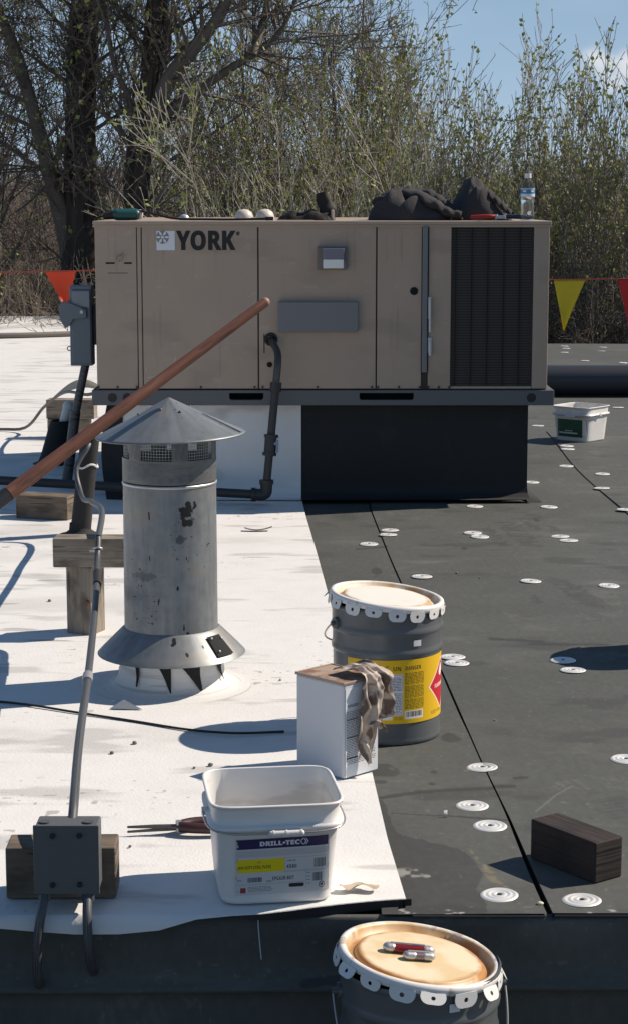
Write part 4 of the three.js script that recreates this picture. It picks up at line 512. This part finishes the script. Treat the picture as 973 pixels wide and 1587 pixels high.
function blob(a, b, h, nx, nz, s, shape, fk = 0.3) {                 // cloth heap: a low mound with rounded folds running over it
  return grid(nx, nz, (u, v) => {
    const x = u * 2 - 1, z = v * 2 - 1, e = Math.max(0, 1 - Math.pow(Math.abs(x), 3.2) * 0.98 - Math.pow(Math.abs(z), 2.6)), edge = Math.pow(e, 0.5), f = vnoise(u * 5 + 3, v * 4, 99, 99, s) - 0.5;
    const wx = x + 0.5 * (vnoise(u * 3 + 7, v * 3, 99, 99, s + 2) - 0.5), wz = z + 0.6 * (vnoise(u * 3, v * 3 + 9, 99, 99, s + 3) - 0.5), fold = Math.pow(Math.abs(Math.sin(wx * 1.6 + wz * 4.6 + 0.6)), 0.6) * 0.75 + Math.pow(Math.abs(Math.sin(wx * 3.1 - wz * 6.0 + 1)), 0.6) * 0.25, f2 = Math.abs(vnoise(u * 9 + v * 4, v * 6 - u * 3 + 20, 199, 199, s + 1) - 0.5);
    return [x * a * (1 + 0.12 * f), Math.max(0.002, h * edge * shape(x, z) * (1 - fk * 1.3 * (1 - fold)) * (1 + 0.25 * f - 0.2 * f2)), z * b * (1 + 0.1 * f), u, v];
  });
}
const clothM = mat([0.042, 0.040, 0.042], 0.95, 0, { bumpMap: grainTex, bumpScale: 0.004 });
single('jacket', blob(0.215, 0.20, 0.180, 110, 80, 1101, (x, z) => 0.60 + 0.34 * Math.exp(-Math.pow((x + 0.12 + z * 0.3) / 0.5, 2)) + 0.10 * Math.abs(Math.sin(x * 5 + z * 6)) - 0.12 * step(0.2, 0.9, x)), clothM, 'crumpled charcoal jacket lying low in folds on the unit top', 'jacket', [0.478, YT, 9.50]);
single('jacket', blob(0.165, 0.17, 0.195, 90, 70, 1131, (x, z) => 0.22 + 0.80 * Math.exp(-Math.pow(Math.abs(x + 0.12) / 0.58, 3)) + 0.02 * Math.sin(x * 8 - z * 5), 0.16), clothM, 'charcoal jacket heaped to a rounded peak beside the water bottle', 'jacket', [0.790, YT, 9.52]);
const sleeve = (parent, P, r) => part('sleeve', (() => { const c = new THREE.CatmullRomCurve3(P.map((q) => new THREE.Vector3(...q))); return grid(60, 18, (u, v) => { const q = c.getPoint(u), t = c.getTangent(u), a = v * Math.PI * 2, n = new THREE.Vector3(-t.z, 0, t.x).normalize(), w = r * (1.15 - 0.35 * u) * (1 + 0.22 * Math.sin(u * 34 + Math.sin(a) * 2) * 0.6 + 0.25 * (vnoise(u * 14, v * 5, 99, 5, 1171) - 0.5)); return [q.x + n.x * Math.cos(a) * w, Math.max(0.002, q.y + Math.sin(a) * w * 0.62), q.z + n.z * Math.cos(a) * w, u, v]; }); })(), clothM, parent);
const [jacketA, jacketB] = ['jacket', 'jacket_001'].map((n) => scene.getObjectByName(n));
sleeve(jacketA, [[-0.10, 0.115, 0.02], [0.0, 0.12, 0.09], [0.10, 0.075, 0.16], [0.17, 0.032, 0.19], [0.225, 0.024, 0.20]], 0.040);
sleeve(jacketA, [[-0.02, 0.13, -0.06], [0.08, 0.125, 0.0], [0.15, 0.08, 0.05], [0.21, 0.03, 0.10]], 0.034);
sleeve(jacketB, [[-0.03, 0.150, 0.05], [0.05, 0.125, 0.09], [0.11, 0.07, 0.12], [0.16, 0.026, 0.14]], 0.030);
part('collar', new THREE.TorusGeometry(0.055, 0.017, 8, 30, 4.4).rotateX(1.1).scale(1, 0.8, 1), clothM, jacketA, [-0.13, 0.085, 0.06]);
const pouch = thing('tool_pouch', 'black leather tool pouch with an upright pocket on the unit top', 'tool pouch', [-0.035, YT, 9.42]);
part('belt', blob(0.135, 0.07, 0.058, 40, 20, 1151, (x) => 0.85 + 0.15 * Math.sin(x * 9)), mat([0.014, 0.011, 0.009], 0.8), pouch);
part('pocket', grid(20, 24, (u, v) => { const a = u * Math.PI * 2, k = 1 + 0.25 * Math.sin(v * 4 + a) * 0.4 + 0.3 * (vnoise(u * 4, v * 5, 4, 99, 1161) - 0.5), w = mix(0.048, 0.026, v) * k; return [0.085 + Math.cos(a) * w + 0.010 * Math.sin(v * 5), 0.134 * v * (1 + 0.06 * Math.cos(a)), Math.sin(a) * w * 0.7, u, v]; }), mat([0.012, 0.010, 0.009], 0.75), pouch);
part('buckle', box(0.116, 0.130, 0.0, 0.05, 0.03, 0.045, 0.004), mat([0.55, 0.48, 0.38], 0.6), pouch); part('strap_end', box(0.100, 0.114, -0.001, 0.022, 0.038, 0.052, 0.004), blackM, pouch);
function pliers(label, col, x, d, turn) { const t = thing('pliers', label, 'pliers', [x, YT, d], turn); for (const s of [-1, 1]) { part('grip', tube([new THREE.Vector3(0, 0.018, 0), new THREE.Vector3(0.03, 0.019, s * 0.018), new THREE.Vector3(0.09, 0.016, s * 0.022), new THREE.Vector3(0.115, 0.014, s * 0.014)], 0.011, 20, 8), mat(col, 0.45), t); part('jaw', box(-0.045, 0.005, 0.008, 0.024, s > 0 ? 0.001 : -0.012, s > 0 ? 0.012 : -0.001, 0.003), steelM, t); } part('pivot', cyl(0.009, 0.009, 0.024, 12), steelM, t, [0, 0.018, 0]); }
pliers('pliers with red grips before the peaked jacket', [0.30, 0.02, 0.015], 0.855, 9.22, Math.PI * 0.92); pliers('pliers with dark blue grips beside the water bottle', [0.02, 0.035, 0.07], 0.90, 9.24, 0.1);
const glass = new THREE.MeshPhysicalMaterial({ color: L(0.95, 0.97, 0.98), roughness: 0.06, transmission: 1, thickness: 0, ior: 1.45, side: THREE.DoubleSide });
const bottle = thing('water_bottle', 'clear plastic water bottle with white cap and blue label on the unit corner', 'bottle', [1.000, YT, 9.20]);
part('shell', lathe([[0, 0.006], [0.026, 0.003], [0.031, 0.002], [0.033, 0.008], [0.033, 0.035], [0.0305, 0.05], [0.033, 0.066], [0.0305, 0.08], [0.033, 0.095], [0.033, 0.150], [0.031, 0.160], [0.016, 0.188], [0.0135, 0.194], [0.0135, 0.204]], 40), glass, bottle);
part('water', lathe([[0, 0.009], [0.029, 0.006], [0.0315, 0.010], [0.0315, 0.036], [0.029, 0.05], [0.0315, 0.066], [0.029, 0.08], [0.0315, 0.095], [0.0315, 0.118], [0, 0.118]], 36), new THREE.MeshPhysicalMaterial({ color: L(0.96, 0.98, 0.99), roughness: 0.02, transmission: 1, thickness: 0.05, ior: 1.33 }), bottle);
part('cap', merged([cyl(0.0155, 0.0155, 0.017, 24).translate(0, 0.2105, 0), cyl(0.0165, 0.0165, 0.004, 24).translate(0, 0.2, 0)]), mat([0.75, 0.74, 0.72], 0.5), bottle);
part('label', new THREE.CylinderGeometry(0.0336, 0.0336, 0.038, 40, 1, true).translate(0, 0.130, 0), mat(WHITE, 0.4, 0, { map: drawn(512, 96, (c, w, h) => { c.fillStyle = '#cfd9e2'; c.fillRect(0, 0, w, h); c.fillStyle = '#3f7fae'; c.fillRect(0, 10, w, 52); c.fillStyle = '#dfe8ee'; for (let k = 0; k < 5; k++) { c.fillRect(k * 104 + 8, 64, 46, 22); c.fillRect(k * 104 + 30, 22, 40, 18); } }) }), bottle);

// ───────────────────────── warning line ─────────────────────────
const line = thing('warning_line', 'thin red warning rope strung across the roof between two stands', 'rope', [0, 0, 13]);
const sag = (x) => 0.905 + (x < 0 ? 0.048 * step(-3.6, -1.0, x) : -0.018 + 0.03 * step(1.5, 3.6, x));
part('rope', tube(Array.from({ length: 30 }, (_, k) => { const x = mix(-3.6, 3.6, k / 29); return new THREE.Vector3(x, sag(x), 0); }), 0.0045, 120, 6), mat([0.30, 0.05, 0.03], 0.8), line);
for (const x of [-3.6, 3.6]) { const s = thing('warning_stand', x < 0 ? 'slim metal stand holding the rope at the white roof end' : 'slim metal stand holding the rope at the black roof end', 'stand', [x, x < 0 ? 0.002 : YD + 0.003, 13]); part('post', cyl(0.014, 0.014, 0.94, 12), steelM, s, [0, 0.48, 0]); part('base', lathe([[0, 0.02], [0.14, 0.018], [0.16, 0.0]], 24), ironM, s); }
function pennant(x0, x1, tipx, tipy, col, label, cut) {
  const top = (x) => sag(x) - 0.002; single('pennant', grid(14, 18, (u, v) => { const k = mix(0, 1, v), xa = mix(x0, tipx, k), xb = mix(x1, tipx + 0.004, k), x = mix(xa, xb, u), y = mix(top(mix(x0, x1, u)), tipy, k); return [x, y, 0.012 * Math.sin(u * 4 + v * 3) * v + (cut ? 0.05 * v * v : 0), u, v]; }), new THREE.MeshPhysicalMaterial({ color: L(...col), roughness: 0.55, transmission: 0.25, thickness: 0, side: THREE.DoubleSide }), label, 'pennant', [0, 0, 13]);
}
pennant(-1.792, -1.585, -1.653, 0.70, [0.85, 0.07, 0.015], 'orange red pennant hanging behind the disconnect box', true); pennant(-2.30, -2.085, -2.17, 0.62, [0.85, 0.55, 0.02], 'yellow pennant on the rope over the white roof');
pennant(1.598, 1.808, 1.668, 0.55, [0.80, 0.60, 0.015], 'yellow pennant hanging right of the unit'); pennant(2.026, 2.24, 2.105, 0.57, [0.70, 0.015, 0.015], 'red pennant over the black roof end of the rope');

// ───────────────────────── trees and thicket behind the roof ─────────────────────────
class Wood {
  constructor(seed) { this.p = []; this.n = []; this.uv = []; this.i = []; this.lp = []; this.r = rng(seed); }
  tube(P, rad, sides) {
    const base = this.p.length / 3, N = P.length, t = new THREE.Vector3(), a = new THREE.Vector3(), b = new THREE.Vector3(); let len = 0;
    for (let k = 0; k < N; k++) {
      t.subVectors(P[Math.min(N - 1, k + 1)], P[Math.max(0, k - 1)]).normalize(); a.set(Math.abs(t.y) > 0.9 ? 1 : 0, Math.abs(t.y) > 0.9 ? 0 : 1, 0).cross(t).normalize(); b.crossVectors(t, a); if (k) len += P[k].distanceTo(P[k - 1]);
      for (let s = 0; s <= sides; s++) { const q = s / sides * Math.PI * 2, c = Math.cos(q), d = Math.sin(q), nx = a.x * c + b.x * d, ny = a.y * c + b.y * d, nz = a.z * c + b.z * d; this.p.push(P[k].x + nx * rad[k], P[k].y + ny * rad[k], P[k].z + nz * rad[k]); this.n.push(nx, ny, nz); this.uv.push(s / sides, len); }
    }
    const w = sides + 1; for (let k = 0; k < N - 1; k++) for (let s = 0; s < sides; s++) { const u = base + k * w + s; this.i.push(u, u + 1, u + w, u + 1, u + w + 1, u + w); }
  }
  leaf(c, size) { const r = this.r, d = new THREE.Vector3(r() - 0.5, r() - 0.2, r() - 0.5).normalize().multiplyScalar(size), s = new THREE.Vector3(r() - 0.5, r() - 0.5, r() - 0.5).cross(d).normalize().multiplyScalar(size * 0.38), m = c.clone().addScaledVector(d, 0.5), e = c.clone().add(d); for (const q of [c, m.clone().add(s), e, c, e, m.clone().sub(s)]) this.lp.push(q.x, q.y, q.z); }
  branch(p, dir, len, r0, lv, o) {
    const r = this.r, n = Math.max(2, Math.min(7, Math.round(len / (lv === 0 ? 0.7 : 0.28)))), P = [p.clone()], rad = [r0], d = dir.clone(), kids = [], w = o.wob[lv] ?? 0.2;
    for (let k = 1; k <= n; k++) { d.x += (r() - 0.5) * w; d.z += (r() - 0.5) * w; d.y += (r() - 0.5) * w + o.up[lv]; d.normalize(); P.push(P[k - 1].clone().addScaledVector(d, len / n)); rad.push(Math.max(o.min, r0 * (1 - 0.82 * k / n))); }
    this.tube(P, rad, lv === 0 ? o.sides ?? 5 : 3);
    const leafy = o.leaf && lv >= o.levels - 1; if (leafy) for (let k = 0; k < o.leaf; k++) { if (r() < o.leafP * step(o.leafFrom ?? 0, (o.leafFrom ?? 0) + 2.2, P[n].y)) { const t = r() * n, i = Math.min(n - 1, Math.floor(t)); this.leaf(P[i].clone().lerp(P[i + 1], t - i), o.leafS * (0.6 + 0.8 * r())); } }
    if (lv < o.levels) { const cnt = Math.round(o.kids[lv] * (0.7 + 0.6 * r()) * (lv ? Math.min(1.5, len / 0.8) : 1)); for (let k = 0; k < cnt; k++) { const f = mix(o.from[lv], 1, r()), t = f * n, i = Math.min(n - 1, Math.floor(t)), q = P[i].clone().lerp(P[i + 1], t - i), ax = P[i + 1].clone().sub(P[i]).normalize(), side = new THREE.Vector3(r() - 0.5, r() - 0.5, r() - 0.5).cross(ax).normalize(), an = o.ang[lv] * (0.6 + 0.7 * r()); this.branch(q, ax.multiplyScalar(Math.cos(an)).addScaledVector(side, Math.sin(an)), len * o.ratio[lv] * (0.5 + 0.8 * r()) * (1.15 - 0.5 * f), Math.max(o.min, mix(rad[0], rad[n], f) * o.thin[lv]), lv + 1, o); } }
  }
  geo() { const g = new THREE.BufferGeometry(); g.setAttribute('position', new THREE.Float32BufferAttribute(this.p, 3)); g.setAttribute('normal', new THREE.Float32BufferAttribute(this.n, 3)); g.setAttribute('uv', new THREE.Float32BufferAttribute(this.uv, 2)); g.setIndex(this.i); return g; }
  leaves() { const g = new THREE.BufferGeometry(); g.setAttribute('position', new THREE.Float32BufferAttribute(this.lp, 3)); g.computeVertexNormals(); return g; }
}
const barkTex = (c, s) => tex(128, 256, (u, v) => mx(mul(c, 0.6 + 0.8 * fbm(u, v, 12, 5, 4, s)), mul(c, 0.35), step(0.55, 0.7, fbm(u, v, 9, 3, 3, s + 5))), [2, 0.6]);
const barkM = mat(WHITE, 0.95, 0, { map: barkTex([0.052, 0.043, 0.037], 1201), bumpMap: barkTex([0.5, 0.5, 0.5], 1202), bumpScale: 0.02 });
const twigM = mat([0.13, 0.112, 0.097], 0.9), paleM = mat([0.36, 0.33, 0.285], 0.6), stemM = mat([0.26, 0.23, 0.195], 0.7), brushM = mat([0.17, 0.135, 0.108], 0.85);
const leafMat = (c) => new THREE.MeshPhysicalMaterial({ color: L(...c), roughness: 0.8, transmission: 0.35, thickness: 0, side: THREE.DoubleSide });
const leafM = leafMat([0.24, 0.29, 0.06]), leaf2M = leafMat([0.30, 0.32, 0.075]);

function cottonwood(label, trunk, limbs, seed, d0) {                // main limbs laid out by hand, the finer wood grown from them
  const t = thing('cottonwood_tree', label, 'tree', [trunk[0][0], -3.2, d0]), B = new THREE.Vector3(trunk[0][0], -3.2, 0), w = new Wood(seed), r = w.r;
  const tr = new Wood(seed + 1), line3 = (L0, zs) => { const c = new THREE.CatmullRomCurve3(L0.map(([x, y, , z], i) => new THREE.Vector3(x - B.x, y + 3.2, (z ?? 0) + zs * i / L0.length)), false, 'centripetal'); return c.getPoints(L0.length * 5); };
  const fine = { levels: 3, wob: [0.35, 0.4, 0.5, 0.5], up: [0.03, 0.04, 0.03, 0.02], kids: [7, 6, 4], from: [0.25, 0.2, 0.2], ang: [0.75, 0.75, 0.8], ratio: [0.55, 0.55, 0.6], thin: [0.6, 0.6, 0.7], min: 0.0042, leaf: 1, leafP: 0.3, leafS: 0.06, sides: 4 };
  const lay = (L0, W, sides, zs, dens) => {
    const P = line3(L0, zs), rad = P.map((_, k) => { const t2 = k / (P.length - 1) * (L0.length - 1), i = Math.min(L0.length - 2, Math.floor(t2)); return mix(L0[i][2], L0[i + 1][2], t2 - i) * (1 + 0.10 * (r() - 0.5)); }); W.tube(P, rad, sides);
    for (let k = 0; k < dens; k++) { const i = Math.floor(P.length * (0.25 + 0.74 * r())), q = P[Math.min(i, P.length - 2)], ax = P[Math.min(i + 1, P.length - 1)].clone().sub(q).normalize(), side = new THREE.Vector3(r() - 0.5, r() - 0.35, r() - 0.5).cross(ax).normalize(), dd = ax.multiplyScalar(0.6).addScaledVector(side, 0.8).normalize(); w.branch(q, dd, 0.7 + 1.5 * r(), Math.min(0.030, rad[Math.min(i, rad.length - 1)] * 0.4), 0, fine); }
  };
  lay(trunk, tr, 16, 0, 26); for (const [L0, zs, dens] of limbs) lay(L0, w, 8, zs, dens);
  part('trunk', tr.geo(), barkM, t); const c = part('crown', w.geo(), twigM, t); part('leaf_buds', w.leaves(), leafM, c).userData.kind = 'stuff'; return t;
}
cottonwood('massive dark cottonwood trunk with a limb leaning outward behind the white roof', [[-3.25, -3.2, 0.38], [-3.22, -1.95, 0.34], [-3.09, 0.39, 0.28], [-3.09, 1.5, 0.23], [-3.08, 2.34, 0.205], [-3.03, 3.33, 0.20], [-2.95, 4.48, 0.17], [-2.8, 6.01, 0.09]],
  [[[[-3.17, 0.31, 0.15], [-3.31, 1.08, 0.125], [-3.43, 1.58, 0.105], [-3.67, 2.59, 0.085], [-3.9, 3.42, 0.075], [-4.18, 4.07, 0.06], [-4.57, 4.97, 0.03]], 0.5, 22], [[[-3.06, 1.96, 0.05], [-3.38, 1.75, 0.045], [-3.76, 1.9, 0.035], [-4.14, 2.16, 0.03], [-4.56, 2.3, 0.02]], -0.6, 12], [[[-3.03, 2.67, 0.04], [-3.23, 2.92, 0.032], [-3.61, 3.21, 0.025], [-3.95, 3.45, 0.015]], -0.5, 10], [[[-3.0, 3.3, 0.07], [-2.75, 3.9, 0.055], [-2.6, 4.6, 0.035], [-2.3, 5.4, 0.02]], 0.6, 14]], 2001, 26);
cottonwood('forked dark cottonwood with spreading limbs behind the unit', [[-2.22, -3.2, 0.28], [-2.26, -1.95, 0.25], [-2.28, 0.39, 0.205], [-2.31, 1.5, 0.175], [-2.25, 2.17, 0.165], [-2.13, 2.75, 0.13], [-2.08, 3.5, 0.115], [-1.99, 4.48, 0.09], [-1.88, 6.01, 0.05]],
  [[[[-2.3, 1.95, 0.05], [-2.52, 2.3, 0.045], [-2.77, 2.55, 0.035], [-3.07, 2.75, 0.028], [-3.44, 3.13, 0.015]], -0.7, 12], [[[-2.24, 2.1, 0.13], [-1.96, 2.75, 0.115], [-1.83, 3.0, 0.105], [-1.49, 3.38, 0.09], [-1.19, 3.75, 0.08], [-0.98, 4.16, 0.065], [-0.64, 4.8, 0.04]], 0.5, 20], [[[-2.2, 2.2, 0.08], [-1.88, 2.55, 0.065], [-1.5, 2.82, 0.058], [-1.07, 3.12, 0.052], [-0.73, 3.33, 0.046], [-0.45, 3.58, 0.038], [-0.28, 3.91, 0.03], [-0.12, 4.32, 0.018]], -0.6, 24], [[[-0.78, 3.27, 0.045], [-0.70, 3.55, 0.045], [-0.6, 3.99, 0.04], [-0.56, 4.56, 0.03]], -0.7, 10], [[[-2.35, 1.9, 0.045], [-2.40, 2.75, 0.04], [-2.55, 3.09, 0.032], [-2.63, 3.58, 0.026], [-2.83, 4.16, 0.015]], 0.5, 12], [[[-2.12, 2.85, 0.07], [-1.9, 3.33, 0.06], [-1.92, 3.99, 0.05], [-1.81, 4.64, 0.035]], -0.4, 12]], 2051, 25.6);

function bush(name, label, category, group, seed, o, stems, m, lm) {
  const t = thing(name, label, category, [0, -3.2, 26], 0, group), w = new Wood(seed), r = w.r;
  for (let k = 0; k < stems; k++) { const a = r() * 7, s = o.base * Math.sqrt(r()), lean = o.lean * (0.3 + 0.9 * r()); w.branch(new THREE.Vector3(Math.cos(a) * s, 0, Math.sin(a) * s), new THREE.Vector3(Math.cos(a) * lean, 1, Math.sin(a) * lean).normalize(), o.h * (0.72 + 0.36 * r()), o.r * (0.6 + 0.7 * r()), 0, o); }
  const c = part('stems', w.geo(), m, t); if (w.lp.length) part('leaves', w.leaves(), lm, c).userData.kind = 'stuff'; return t;
}
const up = (h, x = {}) => ({ levels: 2, wob: [0.09, 0.18, 0.3], up: [0.05, 0.10, 0.08], kids: [22, 6, 0], from: [0.22, 0.15, 0.2], ang: [0.42, 0.5, 0.7], ratio: [0.20, 0.5, 0.5], thin: [0.45, 0.6, 0.7], min: 0.0042, leaf: 5, leafP: 0.40, leafFrom: 3.0, leafS: 0.056, sides: 4, base: 0.55, lean: 0.10, h, r: 0.030, ...x });
const K = 'leafing upright shrub in the thicket behind the roof', KG = 'leafing shrubs behind the roof';
const sh = [up(6.3), up(5.9, { leafP: 0.6 }), up(6.6, { base: 0.9 })].map((o, i) => bush('thicket_shrub', K, 'shrub', KG, 3001 + i * 17, o, 14, stemM, i === 1 ? leaf2M : leafM));
const PKl = 'pale twiggy shrub with slanting silvery branches behind the unit', PG = 'pale twiggy shrubs';
const pale = [0, 1].map((i) => bush('pale_shrub', PKl, 'shrub', PG, 3101 + i * 13, up(5.6, { wob: [0.22, 0.35, 0.45], lean: 0.27, ang: [0.6, 0.7, 0.8], kids: [16, 5, 0], ratio: [0.28, 0.5, 0.5], leafP: 0.42, r: 0.032 }), 11, paleM, leafM));
const BK = 'dense brown undergrowth bush at the foot of the trees', BG = 'brown undergrowth bushes behind the roof';
const brush = [0, 1].map((i) => bush('undergrowth_bush', BK, 'bush', BG, 3201 + i * 11, up(4.6, { wob: [0.3, 0.5, 0.5], lean: 0.55, kids: [22, 6, 0], from: [0.35, 0.15, 0.2], ang: [0.8, 0.9, 0.9], ratio: [0.26, 0.5, 0.5], leafP: 0.06, base: 1.1, r: 0.022 }), 16, brushM, leafM));
const TK = 'tall bare tree with fine broom like branches beyond the thicket', TG = 'tall bare trees beyond the thicket';
const tall = [0, 1].map((i) => bush('bare_tree', TK, 'tree', TG, 3301 + i * 19, up(9.5, { levels: 3, wob: [0.08, 0.2, 0.35, 0.4], up: [0.05, 0.07, 0.05, 0.04], kids: [18, 7, 4, 0], from: [0.3, 0.2, 0.2, 0.2], ang: [0.5, 0.6, 0.7, 0.7], ratio: [0.30, 0.45, 0.5, 0.5], thin: [0.45, 0.55, 0.7, 0.7], base: 0.25, lean: 0.10, r: 0.11, min: 0.0055, leaf: 1, leafP: 0.05, leafS: 0.06 }), 3, twigM, leafM));
const RT = rng(4001), used = new Set();
function plant(list, k, x, d, s, turn) { const p = list[k % list.length], o = used.has(p) ? copy(p) : (used.add(p), p); o.position.set(x, -3.2, -d); o.rotation.y = turn ?? RT() * 6.28; o.scale.set(s, s, s); return o; }
// shrubs in leaf, right and centre
[[1.0, 25, 0.86], [1.55, 24.6, 0.80], [2.03, 24.2, 0.87], [2.40, 25, 0.78], [2.78, 24, 0.93], [3.2, 24.8, 0.76], [3.75, 24, 0.95], [4.15, 24.6, 0.84], [4.9, 25, 0.88], [0.35, 27, 1.0], [2.2, 28, 0.76], [3.4, 28.5, 0.74], [-0.3, 28.5, 1.06], [0.9, 29, 1.05], [1.5, 31, 0.88], [-1.2, 30, 1.0]].forEach(([x, d, s], i) => plant(sh, i, x, d, s));
[[-0.35, 24.2, 0.96], [0.25, 24.0, 0.90], [0.9, 24.4, 0.86], [-0.55, 26.8, 1.02], [0.4, 26.0, 0.98], [1.6, 26, 0.85]].forEach(([x, d, s], i) => plant(pale, i, x, d, s));
for (let i = 0; i < 24; i++) plant(brush, i, mix(-6, 6.6, (i + 0.5) / 24) + (RT() - 0.5) * 0.4, 22.8 + (i % 3) * 1.7 + RT(), 0.74 + 0.12 * RT());
for (let i = 0; i < 12; i++) plant(brush, i, mix(-9, 9, (i + 0.5) / 12) + RT(), 33 + (i % 3) * 3, 0.90 + 0.12 * RT());
[[0.9, 36, 0.92], [1.25, 37, 0.74], [-5.3, 33, 1.05], [-3.9, 36, 1.1], [-1.3, 35, 0.92]].forEach(([x, d, s], i) => plant(tall, i, x, d, s));
// the far wood that reads as one mass
(() => {
  const src = brush[0].children[0].geometry, im = new THREE.InstancedMesh(src, brushM, 130), m = new THREE.Matrix4(), r = rng(5001);
  for (let i = 0; i < 130; i++) { const d = 46 + r() * 55, s = 0.95 + 0.25 * r() + (d - 46) * 0.006; m.compose(new THREE.Vector3((r() - 0.5) * d * 0.9, -3.2, -d), new THREE.Quaternion().setFromAxisAngle(new THREE.Vector3(0, 1, 0), r() * 6.28), new THREE.Vector3(s * 1.3, s, s * 1.3)); im.setMatrixAt(i, m); }
  im.name = 'distant_wood'; im.castShadow = im.receiveShadow = true; scene.add(im); tag(im, 'far off bare wood seen through the thicket', 'wood'); im.userData.kind = 'stuff';
})();

renderer.render(scene, camera);
